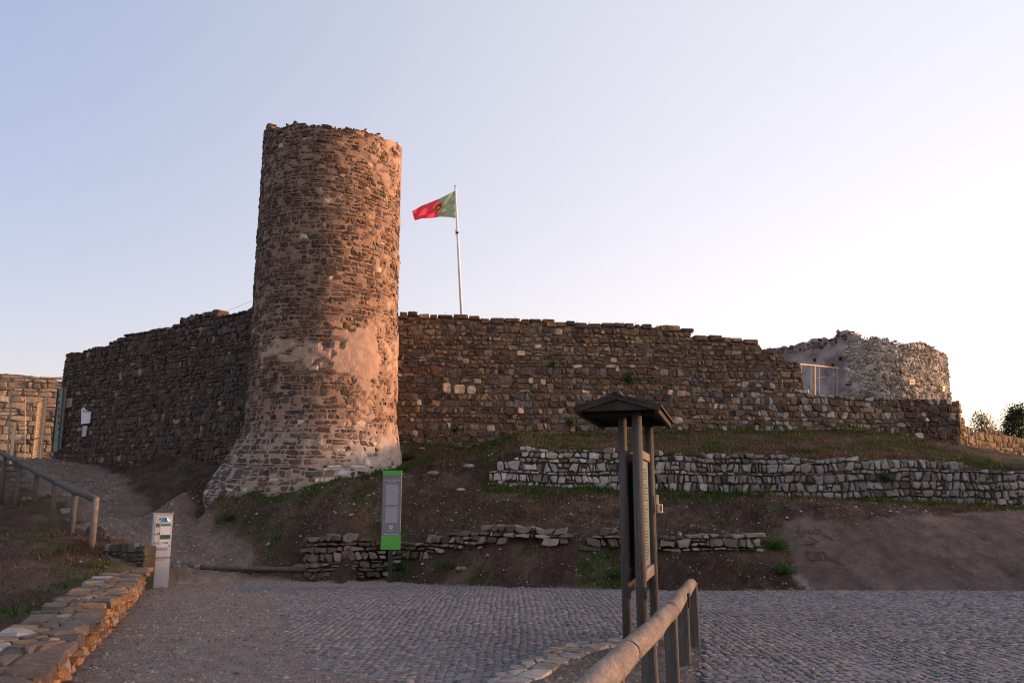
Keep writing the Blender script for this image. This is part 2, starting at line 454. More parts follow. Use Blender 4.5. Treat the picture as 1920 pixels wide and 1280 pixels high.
def masonry(root, S, U, v0, v1, hw, hh, rng, colfn, top=None, bot=None, gap=.02, jit=.12, split=.12, wav=.03, proud=(.02, .06),
            dep=.04, m=None, parts=300, depfn=None, skip=None, specials=None, tilt=.35, round_=.78, name='stone', stuff='small_stones', visible=None, lay='course', extra=None):
    m = m or M['stone']
    def inside(x, y):
        if x < -.02 or x > U+.02: return False
        if top is not None and y > top(x): return False
        if bot is not None and y < bot(x)-hh: return False
        if skip and skip(x, y): return False
        for (eu, ev, ew, eh, ec) in (extra or []):
            if abs(x-eu) < ew*.5+.03 and abs(y-ev) < eh*.5+.03: return False
        return True
    cells = (course_cells if lay == 'course' else stone_cells)(U, v0, v1, hw, hh, gap, rng, jit, split, wav, inside)
    if not cells: return
    sp_ = {}
    for (eu, ev, ew, eh, ec) in (extra or []):
        a, b = ew*.5-.012, eh*.5-.012; q = []
        for (sx, sy) in ((-1, -1), (1, -1), (1, 1), (-1, 1)):
            cr = .5 if eh > ew*1.5 or ew > .255 and ec[0] < .3 else 1.0; t = rng.uniform(.14, .42)*cr; t2 = rng.uniform(.14, .42)*cr
            p1 = (eu+sx*a*rng.uniform(.86, 1.05), ev+sy*b*rng.uniform(.84, 1.04))
            c1 = (p1[0], p1[1]-sy*b*2*t*.6); c2 = (p1[0]-sx*a*2*t2*.6, p1[1])
            q += [c1, c2] if sx*sy > 0 else [c2, c1]
        # keep counter-clockwise order
        q.sort(key=lambda p: math.atan2(p[1]-ev, p[0]-eu))
        if ec is not None: sp_[len(cells)] = ec
        cells.append((eu, ev, ew*eh, q))
    for (su, sv, sc) in (specials or []):
        k = min(range(len(cells)), key=lambda i: (cells[i][0]-su)**2+(cells[i][1]-sv)**2); sp_[k] = sc
    loc = []; fcs = []; offs = [0]; cols = []
    for i, (x, y, ar, poly) in enumerate(cells):
        pr = rng.uniform(*proud); dp = depfn(x, y) if depfn else dep
        if i in sp_: pr = max(pr, proud[1])
        L, f = stone_mesh(poly, pr, dp, rng, round_, tilt)
        loc += L; fcs.append(f); offs.append(len(loc)); cols.append(sp_[i] if i in sp_ else colfn(x, y, rng))
    A = np.asarray(loc); W = S(A[:, 0], A[:, 1], A[:, 2])
    # rank by size in the picture
    rank = []
    for i in range(len(cells)):
        w = W[offs[i]:offs[i+1]]; n = len(cells[i][3]); ring = w[n:2*n]; X, Y, D = proj(ring)
        a = 0.5*(np.dot(X, np.roll(Y, -1))-np.dot(Y, np.roll(X, -1)))
        c = (X.mean(), Y.mean())
        vis = (-20 < c[0] < 1940 and -20 < c[1] < 1300 and D.min() > .5)
        if visible and vis: vis = visible(c[0], c[1])
        fw = np.cross(ring[1]-ring[0], ring[2]-ring[0])
        if np.dot(fw, ring[0]-np.array((0, 0, CZ))) > 0: vis = False
        rank.append(abs(a) if vis else 0)
    order = sorted(range(len(cells)), key=lambda i: -rank[i])
    chosen = [i for i in order[:parts] if rank[i] > 25]
    cs = set(chosen)
    for i in chosen:
        w = W[offs[i]:offs[i+1]]
        mesh_obj(name, w, fcs[i], m, root, np.tile(cols[i], (len(w), 1)), origin=w.mean(0))
    sv = []; sf = []; sc = []; b = 0
    for i in range(len(cells)):
        if i in cs: continue
        w = W[offs[i]:offs[i+1]]; sv.append(w); sf += [tuple(k+b for k in q) for q in fcs[i]]; b += len(w)
        sc.append(np.tile(cols[i], (len(w), 1)))
    if sv:
        o = mesh_obj(stuff, np.concatenate(sv), sf, m, root, np.concatenate(sc), origin=world_loc(root)); o['kind'] = 'stuff'

def wall_core(root, S, U, bot, top, thick, m, colfn, du=.12, dv=.12, amp=.015, name='core', raise_fn=None, closed=False, topamp=.03):
    nu = max(8, int(U/du)); us = np.linspace(0, U, nu); b = np.asarray(bot(us))+us*0; t = np.asarray(top(us))+us*0
    nv = max(6, int((t-b).max()/dv)); k = np.linspace(0, 1, nv)
    t = t+topamp*fbm(us*5, us*0+3.1, 0, 3)
    UU = np.repeat(us[:, None], nv, 1); VV = b[:, None]+(t-b)[:, None]*k[None]
    D = amp*fbm(UU*5, VV*5, 1.3, 4)*2
    if raise_fn is not None: D = D+raise_fn(UU, VV)
    cols_f = colfn(UU, VV)
    if thick > 0:
        ex = np.stack([t, t, (t-.7 if closed else b)], 1); exd = np.stack([t*0-thick*.5, t*0-thick, t*0-thick], 1)
        UU = np.concatenate([UU, np.repeat(us[:, None], 3, 1)], 1); VV = np.concatenate([VV, ex], 1); D = np.concatenate([D, exd], 1)
        cols_f = np.concatenate([cols_f, np.repeat(cols_f[:, -1:], 3, 1)], 1)
    W = S(UU, VV, D); N = UU.shape[1]
    idx = np.arange(nu*N).reshape(nu, N)
    f = np.stack([idx[:-1, :-1], idx[1:, :-1], idx[1:, 1:], idx[:-1, 1:]], -1).reshape(-1, 4).tolist()
    if thick > 0 and not closed:
        f.append(idx[0, :].tolist()); f.append(idx[-1, ::-1].tolist())
    return mesh_obj(name, W.reshape(-1, 3), f, m, root, cols_f.reshape(-1, 3), smooth=False, origin=world_loc(root))

def pick(pal):
    tot = sum(w for w, c in pal)
    def fn(x, y, rng):
        r = rng.random()*tot
        for w, c in pal:
            r -= w
            if r <= 0: break
        k = rng.uniform(.75, 1.28); h = rng.uniform(-.06, .06)
        return (c[0]*k*(1+h), c[1]*k, c[2]*k*(1-h))
    return fn
def flat(c):
    return lambda U, V: np.ones(U.shape+(3,))*np.asarray(c)

#@@TERRAIN
# ------------------------------------------------------------------ terrain
Wp = {}
white_plan = [P(915, 900, 22.1), P(1130, 905, 22.0), P(1400, 915, 21.9), P(1650, 930, 21.9), P(1890, 945, 22.0), P(2150, 955, 22.4), P(2500, 960, 23)]
WW = PathWall(white_plan, smooth=6)
road_edge = [(-9.0, 17.3), (-7.4, 18.7), (-6.5, 19.15), (-5.4, 19.45), (-4.5, 19.4), (-3.6, 19.0)]+[tuple(G(a, b)[:2]) for a, b in ((700, 1086), (820, 1093), (950, 1100), (1300, 1107), (1500, 1106), (1920, 1107))]+[(16, 16.3), (60, 16.3)]
REX = [p[0] for p in road_edge]; REY = [p[1] for p in road_edge]
low_line = [G(268, 1102), G(180, 1204), G(119, 1265), G(20, 1390), G(-250, 1800)]
LLY = [p[1] for p in low_line][::-1]; LLX = [p[0] for p in low_line][::-1]
def step_h(X):      # height held back by the pale retaining wall
    return np.interp(X, [-1.4, -.4, .3, 4, 12, 20], [0, .45, .80, .92, .92, .9])
def wy(X): return np.interp(X, WW.x, WW.y)
ctrl = []
def C(px, py, Y): ctrl.append(tuple(P(px, py, Y)))
for a, b in road_edge[5:]: ctrl.append((min(a, 24), b, 0.0))
for a, b, z in ((-4.9, 20.35, .8), (-5.5, 20.5, 1.0), (-6.2, 20.9, 1.05), (-5.9, 19.9, .35), (-6.9, 20.6, .5), (-7.3, 21.6, 1.25), (-8.1, 21.6, 1.0), (-8.3, 22.6, 1.8), (-7.5, 22.0, 1.85), (-8.9, 23.6, 1.9), (-9.5, 22.9, 1.35), (-6.6, 21.7, 1.85)): ctrl.append((a, b, z))
for q in ((600, 965, 20.9), (500, 925, 22), (600, 907, 21.9), (690, 900, 21.9), (690, 950, 20.6),
          (400, 985, 22.3), (340, 950, 23.7), (300, 915, 25.5), (230, 885, 28.4), (150, 866, 31.2), (420, 930, 23.3), (380, 900, 25.2), (430, 880, 26),
          (430, 1064, 19.6), (330, 1056, 19.4), (350, 1010, 21), (250, 1000, 21), (200, 950, 23.5), (150, 915, 26.5), (110, 880, 29.5), (90, 860, 32), (30, 862, 32),
          (205, 1012, 18.9), (105, 925, 23), (30, 890, 27), (300, 858, 28.4),
          (178, 1022, 18), (105, 987, 21), (38, 978, 23.8), (0, 1100, 15), (0, 1180, 11.5), (100, 1052, 16.5), (0, 1005, 19), (150, 1085, 15.5), (-300, 1110, 16), (-300, 1000, 22), (-500, 1200, 12),
          (800, 1045, 18.3), (800, 1012, 18.7), (950, 1062, 17.5), (950, 1003, 18.2), (1150, 1062, 17.05), (1150, 998, 17.8), (1400, 1062, 16.9), (1400, 995, 17.6),
          (900, 962, 19.5), (1200, 962, 19.4), (1400, 967, 19.3), (750, 945, 20.6), (950, 930, 21), (1200, 935, 20.8),
          (940, 910, 21.8), (1300, 924, 21.6), (1600, 939, 21.6), (1920, 954, 21.6), (820, 905, 21.8),
          (1500, 1040, 17.25), (1500, 975, 18.5), (1600, 1070, 16.8), (1600, 1005, 17.9), (1600, 970, 18.7), (1700, 1040, 17.3), (1700, 968, 18.9), (1800, 1070, 16.8), (1800, 1005, 18.0), (1800, 964, 19.1), (1920, 1040, 17.3), (1920, 960, 19.3), (2100, 1040, 17.4), (2100, 962, 19.6), (2300, 1000, 18.5), (2300, 965, 20.0), (1500, 950, 20.2), (1700, 950, 20.2), (1900, 956, 20.4),
          (850, 868, 23), (745, 880, 23.8), (760, 828, 26.3)):
    C(*q)
for px, py, Y in ((980, 846, 22.5), (1300, 853, 22.3), (1600, 863, 22.3), (1900, 877, 22.4), (2150, 880, 23), (1000, 815, 26.9), (1290, 808, 27.6), (1600, 806, 28.4),
                  (1780, 830, 28.8), (1150, 828, 24.8), (1500, 835, 25), (1750, 850, 25.5), (1900, 868, 25)):
    p = P(px, py, Y); ctrl.append((p[0], p[1], p[2]-float(step_h(p[0]))))
for x, y, z in ((-20, 38, 3.2), (-8, 36, 3.6), (0, 36, 3.4), (10, 36, 3.2), (20, 34, 2.2), (22, 28, 1.4), (-24, 26, 1.0), (-24, 34, 2.6), (20, 22.5, 1.2)): ctrl.append((x, y, z))
ctrl = np.array(ctrl)
def tps_fit(c, lam=.004):
    d = np.linalg.norm(c[:, None, :2]-c[None, :, :2], axis=2); K = np.where(d > 0, d*d*np.log(d+1e-9), 0)+lam*np.eye(len(c))
    Q = np.concatenate([np.ones((len(c), 1)), c[:, :2]], 1); A = np.block([[K, Q], [Q.T, np.zeros((3, 3))]])
    return np.linalg.solve(A, np.concatenate([c[:, 2], np.zeros(3)]))
WT = tps_fit(ctrl)
def tps(X, Y):
    sh = X.shape; X = X.ravel(); Y = Y.ravel(); out = np.zeros(len(X))
    for i in range(0, len(X), 20000):
        x, y = X[i:i+20000, None], Y[i:i+20000, None]
        d2 = (x-ctrl[None, :, 0])**2+(y-ctrl[None, :, 1])**2
        out[i:i+20000] = (.5*d2*np.log(d2+1e-9))@WT[:len(ctrl)]+WT[-3]+WT[-2]*x[:, 0]+WT[-1]*y[:, 0]
    return out.reshape(sh)
def road_mask(X, Y):       # 1 on the paved / gritted level ground
    e = np.interp(X, REX, REY); l = np.interp(Y, LLY, LLX)
    near = np.where(Y < 17.2, sstep(-.3, -.12, X-l), 1)
    return sstep(.0, .28, e-Y)*np.where(X < -7.3, near*sstep(17.3, 16.9, Y), near)
def height(X, Y, fine=True):
    X = np.asarray(X, float); Y = np.asarray(Y, float)
    z = tps(np.clip(X, -26, 24), np.clip(Y, 3, 38))
    # the bank between the road and the pale retaining wall
    e_ = np.interp(X, REX, REY); w_ = wy(X); t_ = np.clip((Y-e_)/np.maximum(w_-e_, .5), 0, 1)
    ze = np.interp(X, [-3, -.3, 4.6, 8.6, 13, 20, 40], [2.25, 2.15, 1.96, 1.74, 1.52, 1.4, 1.0])
    gl = np.interp(t_, [0, .05, .14, .30, .5, .75, 1], [0, .08, .30, .56, .74, .88, 1])
    gm_ = np.interp(t_, [0, .04, .12, .22, .34, .6, 1], [0, .06, .20, .40, .54, .74, 1])
    gr_ = np.interp(t_, [0, .15, .30, .42, .50, .7, 1], [0, .27, .55, .77, .86, .93, 1])
    kl, kr = sstep(-1.5, -3, X), sstep(4.8, 6.4, X)
    zb_ = ze*(gl*kl+(1-kl)*(gm_*(1-kr)+gr_*kr))
    bw = sstep(-5.3, -4.0, X)*sstep(w_+.2, w_-.3, Y)*(Y > e_-.5)
    z = z*(1-bw)+zb_*bw
    z = z+step_h(X)*sstep(.12, .26, Y-wy(X))
    rm = road_mask(X, Y)
    if fine:
        rough = .05*fbm(X*.9, Y*.9, 2.0, 3)+.045*fbm(X*3.5, Y*3.5, 5.0, 4)
        cliff = sstep(-6.5, -5.2, X)*sstep(9, 7.5, X)*sstep(21.5, 20.2, Y)
        rough = rough*(1+1.6*cliff)
        sl = slope_mask(X, Y); z = z+rough*(1-.85*sl)+.006*sl*np.sin((X*.9+Y*.35)*5.5+fbm(X, Y, 1, 2)*2)
    z = z*(1-rm)+rm*(-.02)
    # gritty cover that buries the setts towards the left
    cov = sstep(.0, -3.6, X+.35*(Y-12)+1.2*fbm(X*.5, Y*.5, 7., 3))
    z = z+rm*(.0165+.010*cov+.008*cov*fbm(X*2, Y*2, 3., 3)+.003*fbm(X*5, Y*5, 8., 2))
    # fall away to the plain
    far = np.maximum(np.maximum(-20-X, X-22), np.maximum(Y-36, 3-Y)); far = np.maximum(far, 0)
    z = z-8*(1-np.exp(-far/25))*(far > 0)
    # unseen rise added off to the right to shade low things from the sun
    return z+11.4*np.exp(-((X-75)/22)**2)*sstep(-90, -40, Y)*sstep(75, 45, Y)*(X > 23)
def slope_mask(X, Y):      # the smooth compacted slope at the right
    lx = np.interp(Y, [17.12, 17.3, 17.6, 18.0, 19.2], [6.15, 5.78, 5.66, 5.70, 5.75])
    ty = np.interp(X, [5.4, 7, 8.3, 9.7, 11.2, 12.8, 16], [19.2, 19.2, 19.35, 19.5, 20.4, 21.5, 21.6])
    return sstep(0, .15, X-lx-.08*vnoise(Y*4, X*0+2))*sstep(.0, .2, ty-Y+.12*vnoise(X*3, Y*3))
def path_mask(X, Y):
    ax = [(-6.6, 18.2), (-7.1, 19.6), (-9.2, 21.6), (-11.6, 24.3), (-13.9, 27.2), (-17, 32), (-20, 35)]
    d = np.full(X.shape, 9.0)
    for (x0, y0), (x1, y1) in zip(ax[:-1], ax[1:]):
        vx, vy = x1-x0, y1-y0; t = np.clip(((X-x0)*vx+(Y-y0)*vy)/(vx*vx+vy*vy), 0, 1)
        d = np.minimum(d, np.hypot(X-x0-t*vx, Y-y0-t*vy))
    return sstep(1.4, .95, d+.3*fbm(X, Y, 4., 3))
def green_mask(X, Y, Z=None):
    """where living grass grows: foot of the walls, clumps on the bank"""
    g1 = sstep(.75, .1, np.abs(Y-wy(X)+.35))*(X > -.8)*(X < 16)
    mw = np.interp(X, [-3.6, 5, 12.6], [26.4, 27.6, 28.5]); g2 = sstep(1.6, .3, mw-Y)*(X > -4)*(X < 12.4)*(Y < mw+.2)
    n = fbm(X*1.1, Y*1.1, 9., 3); n2 = fbm(X*4, Y*4, 1., 2)
    g3 = sstep(.25, .45, n)*(Y > 19.6)
    foot = sstep(1.4, .2, np.abs(Y-np.interp(X, REX, REY)-.5))*sstep(0, .35, n+.1)*(X > -4.2)*(X < 4)*.7
    tb = sstep(.7, .1, np.abs(np.hypot(X+5.3, Y-24.5)-2.75))*(Y < 25)
    ter = .55*(Y > wy(X)+.2)*(X > -1)
    ditch = .75*(X < -6.3)*(Y < 20)*sstep(-.1, .3, n)
    g = np.maximum.reduce([g1, g2*.95, g3*.5, foot, tb*.8, ter*sstep(-.2, .3, n), ditch])
    return np.clip(g*sstep(-.45, .25, n2+.15), 0, 1)*(1-road_mask(X, Y))*(1-path_mask(X, Y))*(1-slope_mask(X, Y))

def build_ground():
    xs = np.concatenate([-np.geomspace(1200, 24, 26), np.arange(-23.5, -14, .25), np.arange(-14, 15, .085), np.arange(15, 22, .25), np.geomspace(22.5, 1200, 26)])
    ys = np.concatenate([-np.geomspace(600, 2, 14), np.arange(-1.5, 14, .3), np.arange(14, 23.2, .075), np.arange(23.2, 33, .12), np.arange(33, 40, .5), np.geomspace(40.5, 1500, 26)])
    X, Y = np.meshgrid(xs, ys); Z = height(X, Y)
    gm = green_mask(X, Y); pm = path_mask(X, Y); rm = road_mask(X, Y); sm = slope_mask(X, Y)
    n = fbm(X*.8, Y*.8, 2.2, 4)[..., None]; n3 = fbm(X*3, Y*3, 6.2, 3)[..., None]
    soil = np.array((.066, .043, .034))*(1+.5*n+.3*n3)
    dry = np.array((.10, .068, .050))*(1+.3*n3)
    col = soil+(dry-soil)*sstep(-.2, .5, n+.3*n3)
    mix = lambda c, t, k: c+(np.asarray(t)-c)*np.asarray(k)[..., None]
    col = mix(col, (.050, .066, .020), gm*.85)
    col = mix(col, np.array((.165, .122, .10))*(1+.3*n3), pm)
    grit = sstep(1.2, -3.5, X+.25*(Y-12)+1.5*fbm(X*.4, Y*.4, 7., 3))
    rc = mix(np.ones(X.shape+(3,))*np.array((.128, .112, .112)), (.185, .158, .148), grit)
    warm = sstep(14.5, 18.0, Y+.8*fbm(X*.7, Y*.7, 3., 3))*sstep(0, -3.5, X)
    rc = mix(rc, (.27, .19, .15), warm*.9)
    col = col+(rc-col)*rm[..., None]
    stk = fbm((X*.8+Y*.6)*3.2, (X*.6-Y*.8)*.5, 3., 4)[..., None]
    col = mix(col, np.array((.118, .084, .073))*(1+.42*stk+.35*n3), sm)
    # a pale run-out line along the left toe of the compacted slope
    lx_ = np.interp(Y, [17.12, 17.3, 17.6, 18.0], [6.15, 5.78, 5.66, 5.70])
    col = mix(col, (.25, .21, .195), sstep(.12, .04, np.abs(X-lx_-.05))*(Y > 17.1)*(Y < 17.7)*.8)
    col = np.clip(col, .01, .6)
    ny, nx = X.shape; idx = np.arange(nx*ny).reshape(ny, nx)
    f = np.stack([idx[:-1, :-1], idx[:-1, 1:], idx[1:, 1:], idx[1:, :-1]], -1).reshape(-1, 4)
    o = mesh_obj('ground', np.stack([X, Y, Z], -1).reshape(-1, 3), f, M['ground'], None, col.reshape(-1, 3), smooth=True)
    return tag(o, 'brown earth bank, gritty path and slopes around the stone castle', None, None, 'structure')
build_ground()
def hz(x, y): return float(height(np.array([float(x)]), np.array([float(y)]))[0])
def HZ(x, y): return height(np.asarray(x, float), np.asarray(y, float))

#@@WALLS
# ------------------------------------------------------------------ castle walls
BROWN = (.13, .088, .060); OCH = (.22, .14, .078); GREY = (.15, .13, .115); RED = (.15, .078, .055); DARK = (.07, .052, .045)
TAN = (.27, .19, .125); CREAM = (.50, .41, .31); PALE = (.40, .37, .34)

# round tower
TC = P(607, 700, 24.5); TCX, TCY = TC[0], TC[1]; TR = 2.07
zf = P(465, 798, 24.5)[2]; zb = 1.5
ztop = P(497, 243, 24.5)[2]
def t_extra(th, z):
    A = np.interp(th, [-math.pi, -1.9, -1.2, -.5, .4, 1.4, 2.2, math.pi], [.8, 1.22, 1.25, .9, .62, .42, .6, .8])
    k = np.clip((zf-z)/(zf-zb), 0, .88); return A*1.06*k**1.2+.07*(1-sstep(zb, ztop, z))
def S_tower(u, v, d):
    th = np.asarray(u)/TR-math.pi; r = TR-.03+t_extra(th, np.asarray(v))+d
    return np.stack([TCX+r*np.sin(th), TCY-r*np.cos(th), np.asarray(v)+0*r], -1)
TU = 2*math.pi*TR
def t_top(u):
    th = np.asarray(u)/TR-math.pi
    base = np.interp(th, [-3.2, -1.6, -1.1, -.6, 0, .35, .6, 1.0, 1.45, 1.8, 3.2], [ztop-.1, ztop-.22, ztop-.42, ztop-.64, ztop-.78, ztop-.78, ztop-.76, ztop-.70, ztop-.56, ztop-.45, ztop-.1])
    return base+.06*vnoise(th*9, th*0+4.2)+.03*vnoise(th*23, th*0+1.2)
def plaster_t(u, v):
    th = np.asarray(u)/TR-math.pi; v = np.asarray(v)
    n = fbm(th*3.2, v*1.6, 3.3, 4); n2 = fbm(th*9, v*5, 8.1, 5)
    zb1 = P(600, 665, 22.5)[2]
    band = sstep(.55, .2, np.abs(v-zb1+.12*np.sin(th*2)))*sstep(.95, .5, np.abs(th+.15))      # pink band at mid height
    band2 = sstep(.95, .35, np.abs(v-zb1-.1))*sstep(.5, .2, np.abs(th-.55))
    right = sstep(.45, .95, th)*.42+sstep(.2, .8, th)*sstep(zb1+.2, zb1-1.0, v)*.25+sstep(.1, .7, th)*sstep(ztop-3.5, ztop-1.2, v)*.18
    hole = .75*sstep(.15, .5, n2)
    m = np.maximum(band*.62, band2*.74)+right+n*.50+n2*.55
    return sstep(.55, .64, m)
tower = empty('round_tower', (TCX, TCY, 2.0), 'tall round tower of dark reddish rubble with pinkish mortar patches and flared foot', 'tower')
def tcol(U, V):
    n = fbm(U*.9, V*.9, 2., 3)[..., None]
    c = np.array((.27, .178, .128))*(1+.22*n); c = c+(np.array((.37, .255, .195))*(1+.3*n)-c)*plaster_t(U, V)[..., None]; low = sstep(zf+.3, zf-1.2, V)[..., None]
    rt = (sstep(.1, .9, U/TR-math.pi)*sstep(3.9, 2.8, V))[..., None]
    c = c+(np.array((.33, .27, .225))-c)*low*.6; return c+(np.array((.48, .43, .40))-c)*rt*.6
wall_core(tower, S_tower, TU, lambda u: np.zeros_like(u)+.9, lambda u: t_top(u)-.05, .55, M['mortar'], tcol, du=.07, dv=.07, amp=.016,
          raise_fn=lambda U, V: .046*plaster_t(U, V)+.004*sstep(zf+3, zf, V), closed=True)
def tower_col(x, y, rng):
    th = x/TR-math.pi
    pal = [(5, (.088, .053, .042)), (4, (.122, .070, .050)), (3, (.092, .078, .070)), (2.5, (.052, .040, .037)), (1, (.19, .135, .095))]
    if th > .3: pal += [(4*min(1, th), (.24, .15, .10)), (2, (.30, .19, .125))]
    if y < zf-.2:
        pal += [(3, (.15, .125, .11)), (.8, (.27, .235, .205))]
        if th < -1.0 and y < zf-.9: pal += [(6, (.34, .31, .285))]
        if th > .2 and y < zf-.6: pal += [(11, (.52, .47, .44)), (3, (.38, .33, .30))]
    if rng.random() < .01: return CREAM
    return pick(pal)(x, y, rng)
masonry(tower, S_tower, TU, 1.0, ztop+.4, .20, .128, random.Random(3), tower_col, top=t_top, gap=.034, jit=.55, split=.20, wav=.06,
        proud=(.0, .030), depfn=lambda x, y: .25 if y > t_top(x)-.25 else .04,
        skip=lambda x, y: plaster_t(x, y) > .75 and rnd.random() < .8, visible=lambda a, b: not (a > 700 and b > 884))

# main curtain wall right of the tower
RW = PathWall([P(700, 700, 26.3), P(1290, 700, 27.6), P(1795, 780, 28.7)], smooth=3, batter=.02, vref=5)
rtop_pts = [(640, 580), (745, 585), (790, 585), (800, 589), (895, 590), (905, 595), (1030, 598), (1060, 602), (1180, 606), (1288, 612), (1292, 624), (1380, 632), (1424, 638), (1428, 652),
            (1452, 655), (1470, 668), (1500, 674), (1504, 700), (1510, 735), (1560, 738), (1600, 741), (1690, 748), (1788, 750), (1800, 752)]
def _steps(S, pts):
    q = [S.hit(a, b) for a, b in pts]; U_ = [a for a, b in q]; Z_ = [b for a, b in q]
    return lambda u: np.interp(u, U_, Z_)
r_top0 = _steps(RW, rtop_pts)
r_top = lambda u: r_top0(u)+.05*vnoise(np.asarray(u)*2.3, np.asarray(u)*0+.5)
r_bot0 = lambda u: np.interp(u, RW.u, [0]*len(RW.u))+3.0
u1350 = RW.hit(1350, 700)[0]; u1690 = RW.hit(1690, 780)[0]; u1500 = RW.hit(1502, 740)[0]; u1600 = RW.hit(1600, 780)[0]
curtain = empty('curtain_wall', P(1200, 800, 27.5), 'long brown rubble castle wall between round tower and ruined tower, scattered cream blocks', 'wall')
def rcol(U, V):
    n = fbm(U*.7, V*.7, 4., 3)[..., None]; c = np.array((.15, .108, .080))*(1+.3*n)
    return c
wall_core(curtain, RW, RW.U, r_bot0, lambda u: r_top(u)-.10, 1.0, M['mortar'], rcol, du=.09, dv=.08, amp=.015)
def right_col(x, y, rng):
    pal = [(4, BROWN), (2.2, OCH), (3, GREY), (1.5, RED), (1.3, DARK), (1, TAN), (.25, CREAM)]
    t = r_top0(x)
    if x > u1350-1 and x < u1690 and y < 5.9:
        k = min(1.0, (x-u1350+1)/2.5); pal += [(5*k, (.33, .295, .26)), (2*k, (.22, .19, .165))]
    if y > t-.3 and x < u1500: pal = [(4, BROWN), (2, RED), (3, OCH), (1, DARK)]
    if x > u1690: pal = [(4, (.10, .062, .045)), (2, DARK), (1, BROWN), (.8, PALE)]
    if y > 6.3 and rng.random() < .35: pal = [(2, OCH), (1, TAN)]
    return pick(pal)(x, y, rng)
ex_r = []
for (px, py, w_, h_) in ((838, 727, 17, 23), (861, 729, 23, 20), (884, 731, 18, 18), (977, 662, 19, 13), (920, 803, 17, 14), (976, 770, 14, 14), (1245, 698, 17, 15), (1256, 736, 13, 13), (1276, 738, 18, 15),
                         (1270, 788, 20, 15), (873, 677, 12, 12), (1018, 716, 12, 13), (1150, 675, 15, 12), (1157, 692, 9, 14), (895, 715, 15, 11), (1047, 622, 17, 13), (1008, 650, 16, 10)):
    u, z = RW.hit(px, py); ex_r.append((u, z, w_/57., h_/57., tuple(np.array((.44, .345, .25))*rnd.uniform(.75, 1.15))))
u = RW.hit(748, 600)[0]; ue = RW.hit(1424, 640)[0]; _rc = random.Random(55)
while u < ue:          # coping course of larger blocks along the wall head
    w_ = _rc.uniform(.24, .56); h_ = _rc.uniform(.13, .26)
    if _rc.random() < .1: u += w_; continue
    ex_r.append((u+w_/2, float(r_top0(u+w_/2))-h_*.5+_rc.uniform(-.03, .04), w_+.012, h_, tuple(np.array(_rc.choice(((.13, .085, .06), (.11, .07, .055), (.18, .12, .08), (.09, .065, .055), (.26, .18, .12))))*_rc.uniform(.8, 1.2))))
    u += w_
sp_r = []
for a, b in ((755, 722), (977, 662), (873, 677), (920, 803), (976, 770), (1018, 716), (1245, 698), (1255, 736), (1276, 738), (1270, 788), (1008, 650), (1047, 622),
             (940, 776), (895, 715), (1150, 675), (755, 722), (760, 768), (1157, 690), (1190, 745)):
    u, z = RW.hit(a, b); sp_r.append((u, z, tuple(np.array((.52, .42, .31))*rnd.uniform(.75, 1.15))))
masonry(curtain, RW, RW.U, 3.3, 8.2, .20, .180, random.Random(5), right_col, top=r_top, gap=.036, jit=.62, split=.09, wav=.06,
        proud=(.015, .075), depfn=lambda x, y: .35 if y > r_top0(x)-.3 else .04, extra=ex_r, specials=None,
        visible=lambda a, b: a > 745 and b < 830)

# wall left of the tower
LW = PathWall([P(112, 750, 32.3), P(124, 750, 31.9), P(300, 720, 28.9), P(480, 700, 25.9), P(560, 700, 24.6)], smooth=3, batter=.02, vref=5)
ltop = _steps(LW, [(100, 672), (124, 664), (150, 660), (158, 655), (215, 640), (232, 628), (300, 614), (324, 608), (327, 616), (331, 616), (333, 602), (360, 590), (410, 586), (425, 590), (468, 578), (474, 566), (560, 566)])
l_top = lambda u: ltop(u)+.05*vnoise(np.asarray(u)*2.1, np.asarray(u)*0+7.5)
lwall = empty('curtain_wall', P(300, 850, 29), 'dark shaded rubble castle wall between round tower and gate, rising in steps', 'wall')
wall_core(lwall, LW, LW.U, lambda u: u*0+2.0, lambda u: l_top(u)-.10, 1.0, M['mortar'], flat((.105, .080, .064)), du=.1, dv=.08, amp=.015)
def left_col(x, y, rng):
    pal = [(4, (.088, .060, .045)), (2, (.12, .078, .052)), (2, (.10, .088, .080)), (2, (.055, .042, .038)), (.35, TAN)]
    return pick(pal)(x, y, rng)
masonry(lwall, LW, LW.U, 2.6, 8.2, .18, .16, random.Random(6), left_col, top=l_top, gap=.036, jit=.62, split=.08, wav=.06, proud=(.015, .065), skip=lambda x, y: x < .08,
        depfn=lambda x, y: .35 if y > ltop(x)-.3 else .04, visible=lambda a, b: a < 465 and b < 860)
# left end face of that wall
_e = LW(np.array([0.0]), np.array([0.0]), np.array([0.0]))[0]; _e2 = LW(np.array([0.0]), np.array([0.0]), np.array([-1.0]))[0]
LE = PathWall([(_e2[0], _e2[1]), (_e[0], _e[1])])

# sunlit boundary wall behind the gate
BW = PathWall([P(-260, 760, 34.1), P(2, 760, 35.0), P(160, 760, 35.9)])
b_top = _steps(BW, [(-260, 690), (0, 697), (60, 702), (118, 712), (160, 714)])
bwall = empty('boundary_wall', P(40, 860, 35), 'golden lit wall of long pale blocks beyond the entrance gate', 'wall')
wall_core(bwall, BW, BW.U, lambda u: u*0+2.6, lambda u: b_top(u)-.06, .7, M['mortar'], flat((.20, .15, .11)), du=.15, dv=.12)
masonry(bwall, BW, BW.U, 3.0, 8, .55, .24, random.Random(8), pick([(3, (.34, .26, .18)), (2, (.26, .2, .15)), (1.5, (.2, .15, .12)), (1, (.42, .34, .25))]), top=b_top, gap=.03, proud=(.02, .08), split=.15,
        jit=.2, dep=.05, visible=lambda a, b: a < 120 and b < 860)

